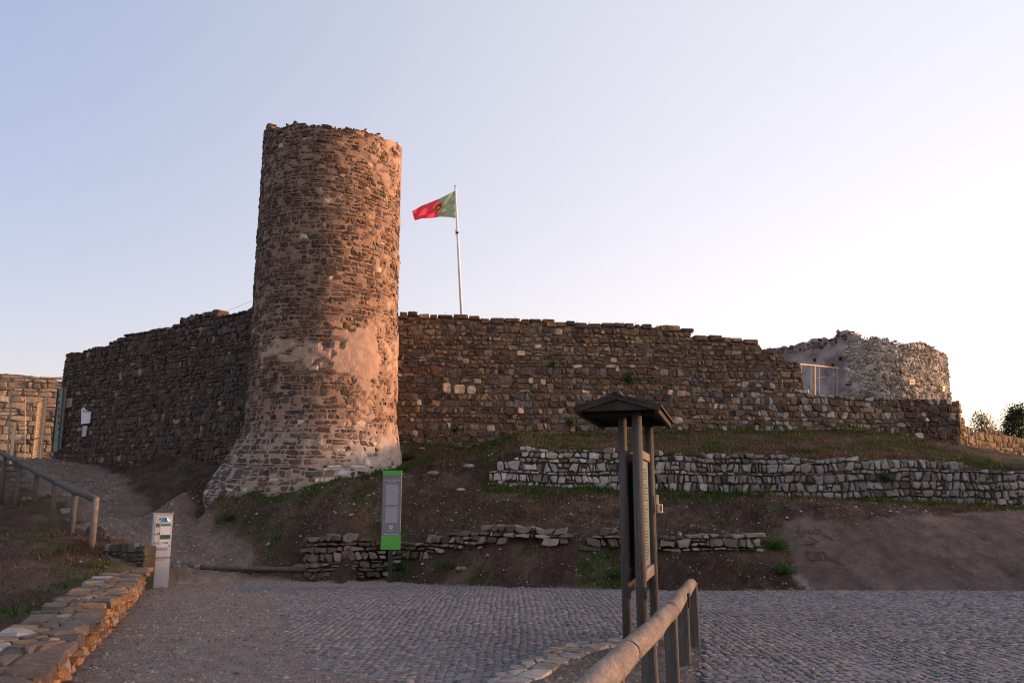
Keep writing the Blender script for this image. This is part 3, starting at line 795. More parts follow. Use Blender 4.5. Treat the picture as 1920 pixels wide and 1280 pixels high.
# golden wall running off beyond the corner at the right
GW = PathWall([P(1797, 780, 28.9), P(1830, 800, 33.5), P(1945, 850, 37.5), P(2200, 870, 43)], smooth=2, batter=0)
g_top = _steps(GW, [(1797, 752), (1800, 775), (1806, 792), (1815, 806), (1835, 808), (1850, 806), (1880, 812), (1920, 820), (2200, 835)])
gwall = empty('side_wall', P(1850, 860, 33), 'low golden lit stone wall running off right below the trees', 'wall')
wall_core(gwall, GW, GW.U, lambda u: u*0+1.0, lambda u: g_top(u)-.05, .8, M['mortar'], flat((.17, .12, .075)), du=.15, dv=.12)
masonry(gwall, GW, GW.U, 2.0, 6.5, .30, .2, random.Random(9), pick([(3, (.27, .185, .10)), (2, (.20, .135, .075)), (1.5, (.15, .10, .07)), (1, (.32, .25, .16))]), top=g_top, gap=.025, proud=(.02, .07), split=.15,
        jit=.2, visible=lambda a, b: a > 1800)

# ruined tower at the right: render-faced inner wall and a curved rubble face
rt = empty('ruined_tower', P(1680, 750, 32.5), 'squat ruined pale rubble tower with broken top and plastered inner face', 'tower')
PW = PathWall([P(1400, 700, 34.6), P(1500, 700, 33.2), P(1597, 690, 31.6)])
p_top = _steps(PW, [(1400, 655), (1440, 655), (1470, 650), (1500, 645), (1530, 637), (1562, 633), (1572, 622), (1590, 619), (1600, 620)])
def pcol(U, V):
    n = fbm(U*1.4, V*1.4, 3., 4)[..., None]; n2 = fbm(U*.8+9, V*.8, 5., 3)[..., None]
    c = np.array((.42, .36, .335))*(1+.25*n); return c+(np.array((.15, .105, .085))-c)*sstep(.12, .45, n2)*.7
wall_core(rt, PW, PW.U, lambda u: u*0+4.5, lambda u: p_top(u), .9, M['plaster'], pcol, du=.07, dv=.07, amp=.03, name='plastered_wall', topamp=.12)
# dark putlog holes and the broken stones along the top of the plastered face
CW = PathWall([P(1591, 690, 31.55), P(1640, 690, 31.1), P(1700, 690, 31.3), P(1745, 690, 32.0), P(1772, 700, 33.2), P(1776, 700, 35.5)], smooth=14)
c_top = _steps(CW, [(1590, 618), (1600, 621), (1612, 628), (1625, 632), (1648, 628), (1662, 638), (1700, 643), (1722, 640), (1745, 650), (1762, 660), (1775, 668)])
wall_core(rt, CW, CW.U, lambda u: u*0+4.2, lambda u: c_top(u)-.08, 1.0, M['mortar'], lambda U, V: np.array((.40, .35, .30))*(1+.3*fbm(U, V, 3., 3)[..., None]), du=.06, dv=.06, amp=.05, topamp=.10)
masonry(rt, CW, CW.U, 4.6, 8.6, .17, .13, random.Random(12), pick([(3, (.42, .375, .32)), (3, (.33, .285, .24)), (1.6, (.19, .145, .11)), (2.5, (.50, .46, .41)), (1, (.30, .22, .15))]),
        top=lambda u: c_top(u)+.03*vnoise(np.asarray(u)*9, np.asarray(u)*0), gap=.035, jit=.5, split=.3, wav=.08, proud=(.01, .075), tilt=.6, round_=.6, dep=.05, lay='v',
        visible=lambda a, b: b < 748)
masonry(rt, PW, PW.U, 4.6, 8.6, .2, .14, random.Random(13), pick([(3, (.2, .14, .11)), (2, (.12, .085, .07)), (1, (.3, .26, .23))]), top=lambda u: p_top(u)+.02, gap=.04, jit=.4, proud=(.02, .07), tilt=.6, lay='v',
        skip=lambda x, y: y < p_top(x)-.28 and not (x < 1.6 and float(fbm(np.array(x*1.2), np.array(y*1.2), 2.)) > -.1 and x > .7), dep=.05, name='stone', stuff='top_stones', parts=60)
mb = MB()
for a, b in ((1528, 675), (1576, 672), (1562, 684), (1540, 650)):
    u, z = PW.hit(a, b); p = PW(u, z, .028); mb.box(p, (.10, .03, .13), rz=math.atan2(PW.ty[5], PW.tx[5]))
mb.build('putlog_hole', M['blackink'], rt)

# pale retaining wall half way up the bank
w_top = _steps(WW, [(880, 894), (925, 888), (930, 862), (958, 858), (975, 852), (978, 840), (1120, 842), (1300, 852), (1500, 855), (1640, 862), (1790, 872), (1905, 880), (2100, 885), (2500, 890)])
pale = empty('retaining_wall', P(1300, 925, 22), 'pale grey dry stone retaining wall across the grassy bank', 'wall')
wall_core(pale, WW, WW.U, lambda u: u*0+1.2, lambda u: w_top(u)-.08, .35, M['mortar'], flat((.065, .050, .038)), du=.1, dv=.08, amp=.02)
uw_l = WW.hit(1250, 880)[0]
def white_col(x, y, rng):
    k = float(np.clip((uw_l+3-x)/6, 0, 1))
    pal = [(4, (.27+.18*k, .247+.17*k, .23+.16*k)), (3, (.25+.08*k, .225+.07*k, .205+.07*k)), (1.3, (.17, .145, .125)), (.8, (.11, .085, .07))]
    return pick(pal)(x, y, rng)
masonry(pale, WW, WW.U, 1.3, 3.6, .185, .160, random.Random(21), white_col, top=w_top, gap=.032, jit=.5, split=.08, wav=.05, proud=(.03, .085),
        depfn=lambda x, y: .2 if y > w_top(x)-.25 else .05, tilt=.3)

# broken lower courses showing out of the bank above the road
def bank_y(x): return np.interp(x, [-5.0, -4.2, -2.4, -1.6, -.1, 2.0, 4.2, 5.2], [20.75, 20.25, 19.1, 18.75, 18.05, 17.75, 17.5, 17.35])
bx = np.linspace(-4.75, 5.1, 60)
_zt = np.interp(bx, [-4.8, -2.0, -.5, 5.1], [.50, .48, .62, .66]); _by = []
for _x, _z in zip(bx, _zt):
    _ys = np.arange(-.4, 2.6, .04)+np.interp(_x, REX, REY); _hh = HZ(_ys*0+_x, _ys); _k = np.where(_hh > _z)[0]
    _by.append(_ys[_k[0]] if len(_k) else bank_y(_x))
_by = np.convolve(np.pad(_by, 3, 'edge'), np.ones(7)/7, 'valid')
OW = PathWall(np.stack([bx, _by-np.interp(bx, [-3, -2], [.16, .04])], 1), smooth=2, batter=.25, vref=.5)
o_top = _steps(OW, [(585, 1010), (610, 998), (640, 1000), (680, 1008), (760, 1015), (820, 1008), (840, 1000), (920, 985), (1000, 980), (1060, 990), (1170, 995), (1280, 1000), (1440, 1000)])
lowc = empty('ruined_wall', P(900, 1040, 18.3), 'broken low courses of stone poking out of the brown bank above the road', 'wall')
def o_skip(x, y):
    t = float(o_top(x)); n = float(fbm(np.array(x*1.7), np.array(y*3.5), 4.4, 3)); xl = x < 1.6
    if x < 2.3: return False
    if xl: return n > .5
    if x < 2.3: return False
    if y < t-(.34+.5*max(0, n)): return True
    return n > (.5 if x < 6.2 else .2)
masonry(lowc, OW, OW.U, .05, 2.0, .25, .145, random.Random(23),
        lambda x, y, r: pick([(2, (.16, .12, .095)), (3, (.12, .09, .07)), (1, (.24, .2, .17))] if x < 2.6 else [(2.5, (.29, .25, .22)), (3, (.17, .135, .115)), (3, (.10, .078, .064))])(x, y, r),
        top=o_top, gap=.035, jit=.6, split=.15, wav=.05, proud=(.01, .08), dep=.25, tilt=.6, skip=o_skip)

# retaining courses under the path edge behind the left fence
PE = PathWall([P(216, 1010, 18.7), P(185, 1000, 19.6), P(105, 930, 22.6), P(30, 890, 26.6), P(-60, 870, 30)], smooth=3)
PE.nx, PE.ny = -PE.nx, -PE.ny
pe_top = lambda u: np.interp(u, np.linspace(0, PE.U, 40), HZ(np.interp(np.linspace(0, PE.U, 40), PE.u, PE.x), np.interp(np.linspace(0, PE.U, 40), PE.u, PE.y)))+.03
pe = empty('path_edge_wall', P(110, 960, 22), 'rough stones shoring up the path edge behind the left log fence', 'wall')
def mir(S): return lambda u, v, d: S(PE.U-np.asarray(u), v, d)
masonry(pe, mir(PE), PE.U, -.2, 3.4, .28, .2, random.Random(29), pick([(3, (.13, .105, .085)), (2, (.19, .16, .135)), (2, DARK)]),
        top=lambda u: pe_top(PE.U-np.asarray(u)), bot=lambda u: pe_top(PE.U-np.asarray(u))-.55, gap=.04, jit=.4, proud=(.03, .12), dep=.25, tilt=.5, lay='v')

# low parapet wall at the bottom left, orange stones, slab capping
lw_pts = [p[:2] for p in low_line]
# stations run far -> near; outward normal must face +X : travel from far to near has its left = +X, so go near -> far
LP = PathWall(lw_pts[::-1], smooth=2, batter=.05, vref=.2)
lh = lambda u: np.interp(u, [0, LP.U], [.43, .43])+.015*np.sin(np.asarray(u)*1.7)
lowwall = empty('low_wall', (low_line[1][0]-.25, low_line[1][1], 0), 'low orange stone wall with flat slab top beside the gritty road, lower left', 'wall')
wall_core(lowwall, LP, LP.U, lambda u: u*0-.1, lambda u: lh(u)-.03, .46, M['mortar'], flat((.15, .095, .06)), du=.08, dv=.06, amp=.012, topamp=.01)
masonry(lowwall, LP, LP.U, -.03, .6, .16, .14, random.Random(31), pick([(3, (.33, .18, .095)), (3, (.25, .14, .08)), (2, (.17, .11, .08)), (1, (.36, .25, .16)), (.6, (.24, .2, .18))]),
        top=lambda u: lh(u)-.05, gap=.02, jit=.4, split=.15, wav=.02, proud=(.03, .075), tilt=.5, parts=240)
S_cap = lambda u, v, d: LP(u, lh(u)-.04+np.asarray(d), -np.asarray(v)+.012)
masonry(lowwall, S_cap, LP.U, 0, .50, .40, .19, random.Random(33), pick([(3, (.15, .098, .07)), (3, (.12, .088, .07)), (1, (.21, .13, .07)), (.3, (.22, .205, .20))]), top=lambda u: u*0+.48,
        gap=.018, jit=.3, split=.05, wav=.01, proud=(.025, .05), dep=.03, tilt=.3, round_=.85, m=M['slab'], lay='v', name='cap_slab', stuff='cap_edge', parts=60)
# cross wall closing the far end
ce = empty('low_wall', P(236, 1040, 17.6), 'dark mossy stub of stone wall behind the far end of the low wall', 'wall')
CE = PathWall([P(203, 1045, 17.6), P(270, 1045, 17.25)])
cet = float(P(236, 1021, 17.4)[2])
wall_core(ce, CE, CE.U, lambda u: u*0, lambda u: u*0+cet-.02, .3, M['mortar'], flat((.07, .06, .05)), du=.06, dv=.05)
masonry(ce, CE, CE.U, .3, cet+.1, .16, .11, random.Random(35), pick([(3, (.09, .075, .062)), (2, (.14, .125, .105)), (1, (.07, .075, .045))]), top=lambda u: u*0+cet, gap=.02, proud=(.02, .05), parts=60)

#@@PAVING
# ------------------------------------------------------------------ setts
def build_setts():
    W_ = 1.5; hs = .088; V = []; Cc = []
    r_ = np.random.RandomState(4)
    bed = lambda x, y: in_bed(x, y)
    for s in range(-6, 13):
        xc = (s+.5)*W_
        for k in range(25, 212):
            n = 16; hw_ = W_/2
            for i in range(n):
                t = (i+.5)/n*2-1; x = xc+t*hw_; y = k*hs-.42*(t*t)-.5
                if y > np.interp(x, REX, REY)-.05 or y < 3.0: continue
                cv = sstep(.0, -3.6, x+.35*(y-12)+1.2*float(fbm(np.array(x*.5), np.array(y*.5), 7., 3)))
                V.append((x, y, -2*.42*t/hw_, W_/n, cv))
    V = np.array(V)
    keep = ~bed(V[:, 0], V[:, 1]) & (V[:, 4] < .93) & (np.abs(V[:, 0]) < V[:, 1]*.68+2); V = V[keep]
    N = len(V); ang = np.arctan(V[:, 2])+r_.uniform(-.13, .13, N)
    hx = V[:, 3]*.5*r_.uniform(.84, 1.0, N)*np.sqrt(1+0*V[:, 2]**2); hy = hs*.5*r_.uniform(.82, 1.0, N)/np.sqrt(1+V[:, 2]**2)**.5
    zt = .010+r_.uniform(-.004, .004, N); z0 = -.03
    wx = .06*fbm(V[:, 0]*.7, V[:, 1]*.7, 1.1, 3); cx = V[:, 0]+r_.uniform(-.012, .012, N)+wx; cy = V[:, 1]+r_.uniform(-.008, .008, N)+.06*fbm(V[:, 0]*.7, V[:, 1]*.7, 5.1, 3)
    L = np.zeros((N, 12, 3)); q = [(-1, -1), (1, -1), (1, 1), (-1, 1)]
    tx = r_.uniform(-.004, .004, N); ty = r_.uniform(-.004, .004, N)
    for lv, (k, zz) in enumerate(((1.0, None), (.98, -.004), (.88, 0.0))):
        for j, (a, b) in enumerate(q):
            jx = r_.uniform(-.005, .005, N); jy = r_.uniform(-.005, .005, N)
            lx = a*hx*k+jx; ly = b*hy*k+jy
            L[:, lv*4+j, 0] = cx+lx*np.cos(ang)-ly*np.sin(ang); L[:, lv*4+j, 1] = cy+lx*np.sin(ang)+ly*np.cos(ang)
            L[:, lv*4+j, 2] = z0 if zz is None else zt+zz+tx*a+ty*b
    F_ = []
    for lv in (0, 1):
        for j in range(4):
            j2 = (j+1) % 4; F_.append((lv*4+j, lv*4+j2, lv*4+4+j2, lv*4+4+j))
    F_.append((8, 9, 10, 11)); F_ = np.array(F_)
    base = np.array((.168, .152, .156)); kk = (np.exp(r_.normal(0, .12, N))*(1+.15*fbm(V[:, 0]*.6, V[:, 1]*.6, 2., 3)))[:, None]; hue = r_.uniform(-.07, .07, N)[:, None]
    col = base*kk*(1+hue*np.array((1, 0, -1))); col = np.repeat(col[:, None], 12, 1)
    road = empty('road', (2, 12, 0), 'grey stone sett road laid in arcs in front of the castle', None, None, 'structure')
    X, Y, D = proj(L[:, 8:12]); area = .5*np.abs((X*np.roll(Y, -1, 1)-Y*np.roll(X, -1, 1)).sum(1))
    vis = (X.mean(1) > 5) & (X.mean(1) < 1915) & (Y.mean(1) < 1275) & (Y.mean(1) > 1000); area = area*vis
    order = np.argsort(-area); ch = order[:300]; rest = np.setdiff1d(np.arange(N), ch)
    fl = F_.tolist()
    for i in ch: mesh_obj('sett', L[i], fl, M['cobble'], road, col[i], origin=L[i].mean(0))
    Fr = (np.arange(len(rest))[:, None, None]*12+F_[None]).reshape(-1, 4)
    o = mesh_obj('setts', L[rest].reshape(-1, 3), Fr, M['cobble'], road, col[rest].reshape(-1, 3), origin=(2, 12, 0)); o['kind'] = 'stuff'
# planting bed round the board, edged with flat stones
bed_out = [G(930, 1300), G(965, 1278), G(1010, 1248), G(1060, 1228), G(1110, 1214), G(1180, 1206), G(1240, 1203), G(1318, 1200)]
bed_right = [G(1322, 1200), G(1310, 1280), G(1290, 1400), G(1180, 1900)]
def in_bed(x, y):
    x = np.asarray(x); y = np.asarray(y)
    ox = [p[0] for p in bed_out]; oy = [p[1] for p in bed_out]
    top_ = np.interp(x, ox, oy); rx = np.interp(y, [p[1] for p in bed_right][::-1], [p[0] for p in bed_right][::-1])
    return (y < top_) & (x > ox[0]-.9*(y < 7.6)) & (x < rx) & (y > 2.5)
build_setts()
bedg = []
nx_ = 60; gx = np.linspace(-.3, 2.6, nx_); gy = np.linspace(2.5, 10.3, 150); X, Y = np.meshgrid(gx, gy)
Z = .03+.025*fbm(X*2.5, Y*2.5, 3., 4); inb = in_bed(X, Y); idx = np.arange(X.size).reshape(X.shape)
fb = [(idx[i, j], idx[i, j+1], idx[i+1, j+1], idx[i+1, j]) for i in range(X.shape[0]-1) for j in range(nx_-1) if inb[i, j] and inb[i+1, j+1] and inb[i, j+1] and inb[i+1, j]]
cb = np.array((.13, .104, .092))*(1+.3*fbm(X*3, Y*3, 1., 3)[..., None])
o = mesh_obj('planting_bed', np.stack([X, Y, Z], -1).reshape(-1, 3), [tuple(int(k) for k in f) for f in fb], M['ground'], None, cb.reshape(-1, 3), smooth=True)
tag(o, 'bare earth bed under the roofed notice board', None, None, 'structure')
kerb = empty('kerb', G(1060, 1235), 'curved kerb of flat pale stones edging the earth bed', None, None, 'structure')
KP = PathWall([p[:2] for p in bed_out[::1]][:7], smooth=4)
S_k = lambda u, v, d: KP(u, np.asarray(d)+.02, -np.asarray(v)+.10)
masonry(kerb, S_k, KP.U, -.0, .30, .30, .17, random.Random(41), pick([(3, (.25, .225, .205)), (2, (.19, .165, .15)), (1, (.27, .19, .125))]), gap=.014, jit=.3, split=.3, wav=.01, proud=(.025, .045), dep=.05,
        tilt=.1, round_=.92, m=M['slab'], top=lambda u: u*0+.31, lay='v', name='kerb_stone', stuff='kerb_chips')

#@@OBJECTS
# ------------------------------------------------------------------ roofed notice board
def V3(*a): return np.array(a, float)
kb = empty('notice_board', (1.5, 10.6, 0), 'tall roofed wooden notice board on log posts in the earth bed', 'notice board')
A0 = G(1177, 1222, .03); B0 = G(1206, 1228, .03); kd = V3(.37, 1.45, 0)
posts = [A0, B0, B0+kd, A0+kd]; pr = [.052, .060, .055, .05]
zt_ = [2.78, 2.80, 2.78, 2.78]
for p, r_, z_ in zip(posts, pr, zt_):
    MB().tube([V3(p[0], p[1], .0), V3(p[0], p[1], 1.4), V3(p[0], p[1], z_)], [r_*1.03, r_, r_*.95], 14, wob=.03, seed=int(r_*1000)).build('post', M['wood'], kb, True)
ku = kd/np.linalg.norm(kd); kn = V3(ku[1], -ku[0], 0)    # kn points right / towards the viewer
def board(name, a, b, z0, z1, th, m, off=0.0, parent=kb, s=.0):
    c = (a+b)/2; L = np.linalg.norm((b-a)[:2])
    return MB().frame_box(V3(c[0], c[1], (z0+z1)/2)+kn*off, ku*(L-s), kn*th, V3(0, 0, z1-z0), None, .004).build(name, m, parent)
# dark board between the left pair, made of three upright planks
for i in range(4):
    a = posts[0]+kd*(.05+.225*i); b = posts[0]+kd*(.05+.225*(i+1)-.006)
    board('plank', a, b, .66+.0*i, 2.26, .025, M['darkwood'], off=.03)
# light information panel between the right pair
board('info_panel', posts[1]+kd*.06, posts[2]-kd*.30, .93, 2.17, .02, M['panel'], off=.0)
board('rail', posts[1]+kd*.04, posts[2]-kd*.26, 2.175, 2.27, .05, M['log'], off=.01)
board('rail', posts[1]+kd*.04, posts[2]-kd*.26, .80, .925, .07, M['log'], off=.015)
tl = MB()
for k in range(30):
    z = 2.06-k*.036
    if k in (4, 11, 19): continue
    L = rnd.uniform(.55, .95)
    c = posts[1]+kd*(.08+.30*L); tl.frame_box(V3(c[0], c[1], z)+kn*.012, ku*L*.88, kn*.003, V3(0, 0, .012))
tl.build('print', M['blackink'], kb)
# roof
eav = 2.73; rise = .135; rl = 1.0*2.15; cen = (posts[0]+posts[1]+posts[2]+posts[3])/4-kn*.10-ku*.05; hwid = .50
def roof_pt(s, t, z): return V3(cen[0], cen[1], 0)+ku*s+kn*t+V3(0, 0, z)
for sd in (-1, 1):
    npl = 6
    for i in range(npl):
        t0 = hwid*1.0*(1-i/npl); t1 = hwid*(1-(i+1)/npl)-.02
        z0 = eav+rise*i/npl; z1 = eav+rise*(i+1)/npl+.012
        v = []
        for s in (-rl/2, rl/2):
            so = s+rnd.uniform(-.012, .012)
            for (t, z) in ((t0, z0+.012), (t1, z1+.012), (t1, z1-.012), (t0, z0-.012)): v.append(roof_pt(so, sd*t, z))
        MB().add(v, [(0, 1, 2, 3), (7, 6, 5, 4), (0, 4, 5, 1), (1, 5, 6, 2), (2, 6, 7, 3), (3, 7, 4, 0)]).build('roof_board', M['darkwood'], kb)
    v = []
for s in (-rl/2+.02, rl/2-.02):
    for sd in (-1, 1):       # barge boards and gable boards
        v = [roof_pt(s-.018, sd*(hwid-.02), eav-.06), roof_pt(s-.018, 0, eav+rise-.05), roof_pt(s-.018, 0, eav+rise+.01), roof_pt(s-.018, sd*(hwid-.02), eav-.005)]
        v += [q+ku*.03 for q in v]
        MB().add(v, [(0, 1, 2, 3), (7, 6, 5, 4), (0, 4, 5, 1), (1, 5, 6, 2), (2, 6, 7, 3), (3, 7, 4, 0)]).build('barge_board', M['darkwood'], kb)
    g = [roof_pt(s+.016, -hwid+.05, eav-.04), roof_pt(s+.016, hwid-.05, eav-.04), roof_pt(s+.016, 0, eav+rise-.03)]
    g += [q+ku*.02 for q in g]
    MB().add(g, [(0, 1, 2), (5, 4, 3), (0, 3, 4, 1), (1, 4, 5, 2), (2, 5, 3, 0)]).build('gable_board', M['darkwood'], kb)
    for sd in (-1, 1): pass
for sd in (-1, 1):
    MB().frame_box(roof_pt(0, sd*(hwid-.06), eav-.045), ku*(rl-.1), kn*.05, V3(0, 0, .06)).build('eave_beam', M['darkwood'], kb)
for s in (-.72, .72):
    MB().frame_box(roof_pt(s, 0, eav-.03), ku*.07, kn*.8, V3(0, 0, .07)).build('tie_beam', M['darkwood'], kb)
MB().frame_box(roof_pt(0, 0, eav+rise+.035), ku*(rl+.04), kn*.09, V3(0, 0, .02), None, .004).build('ridge_board', M['wood'], kb)
MB().frame_box(roof_pt(-rl/2-.01, .06, eav+rise-.005), ku*.01, (kn+V3(0, 0, -.6))*.09, V3(0, 0, .012)).build('lath', M['log'], kb)
# pale bag dispenser on the right post
dp = empty('dispenser', posts[2]+V3(.055, -.01, 1.5), 'small cream plastic dispenser fixed to the right post of the notice board', 'dispenser')
pz = posts[2]; bz = P(1222, 961, pz[1]-.03)[2]; tz = P(1218, 927, pz[1]-.03)[2]; o0 = V3(pz[0]+.045, pz[1]-.05, 0)
MB().frame_box(o0+V3(.022, 0, (bz+tz)/2), V3(.034, 0, 0), V3(0, .02, 0), V3(0, 0, tz-bz), None, .005).build('back_plate', M['cream'], dp)
MB().frame_box(o0+V3(.05, -.015, bz+.055), V3(.075, 0, 0), V3(0, .06, 0), V3(0, 0, .115), None, .008).build('box', M['cream'], dp)
MB().tube([o0+V3(.022, -.012, tz-.02), o0+V3(.022, -.009, tz-.02)], .006, 8).build('hole', M['blackink'], dp)
MB().frame_box(o0+V3(.066, -.0465, bz+.06), V3(.03, 0, 0), V3(0, .002, 0), V3(0, 0, .07)).build('label_sticker', M['signgrey'], dp)

# ------------------------------------------------------------------ log fence at the right
def log_pts(a, b, n=9, amp=.012, seed=0):
    r_ = random.Random(seed); a, b = np.asarray(a), np.asarray(b)
    return [a+(b-a)*i/n+V3(r_.uniform(-amp, amp), 0, r_.uniform(-amp, amp))*(0 < i < n) for i in range(n+1)]
fr = empty('log_fence', (1.8, 8.5, 0), 'log handrail fence on squared posts beside the earth bed, lower right foreground', 'fence')
q1 = G(1296, 1094, .72); q2 = G(1256, 1147, .735); q3 = G(1128, 1275, .75); q4 = q3+(q3-q2)*.8
fr1 = log_pts(q1, q2, 6, .006, 3)
MB().tube(fr1, [.062, .066, .066, .067, .068, .069, .070], 18, wob=.035, seed=5).build('rail', M['log'], fr, True)
MB().tube(log_pts(q2+(q3-q2)*.006, q4, 16, .007, 8), [.074+.0006*i for i in range(17)], 20, wob=.04, seed=9).build('rail', M['log'], fr, True)
for k, (px, py, z1) in enumerate(((1303, 1207, .70), (1285, 1247, .70), (1262, 1296, .70), (1222, 1370, .70), (1155, 1500, .70))):
    b = G(px, py, .02); fd = (q1-q3); fd[2] = 0; fd /= np.linalg.norm(fd); fn = V3(fd[1], -fd[0], 0)
    MB().frame_box(V3(b[0], b[1], (z1+.0)/2), fn*.115, fd*.095, V3(rnd.uniform(-.02, .02), 0, z1+.06), None, .012).build('post', M['wood'], fr)
for t in (.0, .72):
    c = q2+(q3-q2)*t; dd = (q3-q2)/np.linalg.norm(q3-q2)
    MB().tube([c-dd*.012, c+dd*.012], .079, 20, cap=False).build('strap', M['darkmetal'], fr)
b1 = q1+(q2-q1)*.55+V3(.075, 0, -.01)
MB().tube([b1+V3(0, 0, .05), b1+V3(.0, 0, -.09)], .014, 8).build('bolt', M['darkmetal'], fr)

# ------------------------------------------------------------------ log fence at the left along the path
fl_ = empty('log_fence', (P(178, 1020, 18)[0], 18, .8), 'weathered log handrail fence climbing beside the path at far left', 'fence')
rail_px = [(180, 936, 18.0), (141, 921, 19.3), (104, 903, 20.8), (70, 885, 22.3), (38, 868, 23.9), (10, 853, 25.3), (-25, 835, 27.0)]
rp = [P(*q) for q in rail_px]
for i, (a, b) in enumerate(((0, 2), (2, 4), (4, 6))):
    pts = []
    for k in range(a, b): pts += [rp[k], (rp[k]+rp[k+1])/2+V3(0, 0, .01)]
    pts.append(rp[b]+(rp[b]-rp[b-1])*-.004)
    MB().tube(pts, [.075, .073, .072, .070, .068], 14, wob=.05, seed=i+60).build('rail', M['wood'], fl_, True)
for i, q in enumerate(rp[:-1]):
    g = hz(q[0], q[1])-.35
    top_ = q[2]+(.05 if i == 0 else -.04)
    MB().tube([V3(q[0]+rnd.uniform(-.03, .03), q[1], g), V3(q[0], q[1], (g+top_)/2), V3(q[0], q[1], top_)], [.068, .066, .064], 12, wob=.05, seed=70+i).build('post', M['log'] if i == 0 else M['wood'], fl_, True)

# ------------------------------------------------------------------ text
def text_obj(txt, size, origin, ax, up, m, parent, name='lettering', align='CENTER', shear=0, off=.003):
    cu = bpy.data.curves.new('t', 'FONT'); cu.body = txt; cu.size = size; cu.align_x = align; cu.shear = shear; cu.resolution_u = 2
    ob = bpy.data.objects.new('t', cu); me = bpy.data.meshes.new_from_object(ob)
    ax = np.asarray(ax, float); ax /= np.linalg.norm(ax); up = np.asarray(up, float); up /= np.linalg.norm(up); n = np.cross(ax, up)
    v = np.array([q.co[:] for q in me.vertices]); f = [tuple(p.vertices) for p in me.polygons]
    w = np.asarray(origin)+v[:, :1]*ax+v[:, 1:2]*up+n*off
    bpy.data.objects.remove(ob)
    return mesh_obj(name, w, f, m, parent, origin=world_loc(parent))

# ------------------------------------------------------------------ green and grey information totem
sb = G(731, 1088, .03); sY = sb[1]-.05
tl_, tr_, br_, bl_ = P(718, 882, sY), P(754, 882, sY), P(751, 1030, sY), P(714, 1030, sY)
cx_ = (tl_[0]+tr_[0]+br_[0]+bl_[0])/4; tw = abs(tr_[0]-tl_[0]); zt1 = tl_[2]; zb1_ = bl_[2]
sg = empty('information_sign', (cx_, sY, 0), 'slim grey upright information sign with bright green ends at the foot of the bank', 'sign')
MB().box((cx_, sY+.03, (hz(cx_, sY+.03)+zb1_)/2-.1), (.09, .05, zb1_-hz(cx_, sY+.03)+.35), bev=.004).build('post', M['darkmetal'], sg)
spn = MB().box((cx_, sY+.0, (zt1+zb1_)/2), (tw-.012, .05, zt1-zb1_-.01), bev=.005).build('panel', M['signgrey'], sg)
H_ = zt1-zb1_
MB().box((cx_, sY-.002, zt1-H_*.03), (tw, .06, H_*.062), bev=.004).build('green_band', M['green'], sg)
MB().box((cx_, sY-.002, zb1_+H_*.088), (tw, .06, H_*.176), bev=.004).build('green_band', M['green'], sg)
fy = sY-.0255
text_obj('Castelo de Aljezur', .045, (cx_, fy, zt1-H_*.13), (1, 0, 0), (0, 0, 1), M['letters'], spn)
text_obj('Aljezur Castle', .03, (cx_, fy, zt1-H_*.155), (1, 0, 0), (0, 0, 1), M['letters'], spn)
tx_ = MB()
for blk, (a, b) in enumerate(((.18, .44), (.465, .66))):
    z = zt1-H_*a
    while z > zt1-H_*b:
        L = tw*.62*rnd.uniform(.9, 1); x0 = cx_-tw*.31; x = x0
        while x < x0+L:
            w = rnd.uniform(.015, .045); tx_.box((x+w/2, fy-.001, z), (w*.85, .002, .0065)); x += w
        z -= .0165
tag(tx_.build('text_lines', M['letters'], spn), kind='stuff')
rg = MB(); ring = []
zc = zt1-H_*.715
n = 20; v = []; f = []
for k in range(n):
    a = 2*math.pi*k/n
    v += [(cx_+.020*math.cos(a), fy-.002, zc+.022*math.sin(a)), (cx_+.036*math.cos(a), fy-.002, zc+.038*math.sin(a))]
for k in range(n): k2 = (k+1) % n; f.append((2*k, 2*k2, 2*k2+1, 2*k+1))
rg.add(v, f).build('logo_ring', M['white'], spn)
text_obj('ALJEZUR', .032, (cx_, fy, zt1-H_*.765), (1, 0, 0), (0, 0, 1), M['letters'], spn)
tx2 = MB()
for i in range(6): tx2.box((cx_-.13+i*.052, fy-.001, zt1-H_*.805), (.03, .002, .012))
tx2.build('small_logos', M['letters'], spn)

# ------------------------------------------------------------------ grey cabinet with posters
jb = G(291, 1101, .01); jY = jb[1]; jx = jb[0]; jw = (308-275)/1600*jY*.99; jh = P(291, 963, jY)[2]; jr = R(27)
cab = empty('utility_cabinet', (jx, jY+.1, 0), 'narrow light grey utility cabinet with torn posters and graffiti beside low wall', 'cabinet')
ja = V3(math.cos(jr), math.sin(jr), 0); jn = V3(math.sin(jr), -math.cos(jr), 0); jc = V3(jx, jY+.12, 0)
MB().frame_box(jc+V3(0, 0, .46*jh/2+.0), ja*jw, jn*.26, V3(0, 0, .40*jh), None, .006).build('base', M['paint'], cab)
cab.children[0].location.z += -.46*jh/2+.20*jh
MB().frame_box(jc+V3(0, 0, .41*jh+.585*jh/2), ja*jw, jn*.26, V3(0, 0, .585*jh), None, .006).build('body', M['paint'], cab)
MB().frame_box(jc+V3(0, 0, jh+.004), ja*(jw+.03), jn*.29, V3(0, 0, .02), None, .005).build('lid', M['paint'], cab)
fr0 = jc+jn*.131
door = MB().frame_box(fr0+V3(0, 0, .41*jh+.29*jh), ja*(jw-.07), jn*.010, V3(0, 0, .56*jh), None, .003).build('door', M['paint'], cab)
ldoor = MB().frame_box(fr0+V3(0, 0, .205*jh), ja*(jw-.07), jn*.010, V3(0, 0, .36*jh), None, .003).build('lower_door', M['paint'], cab)
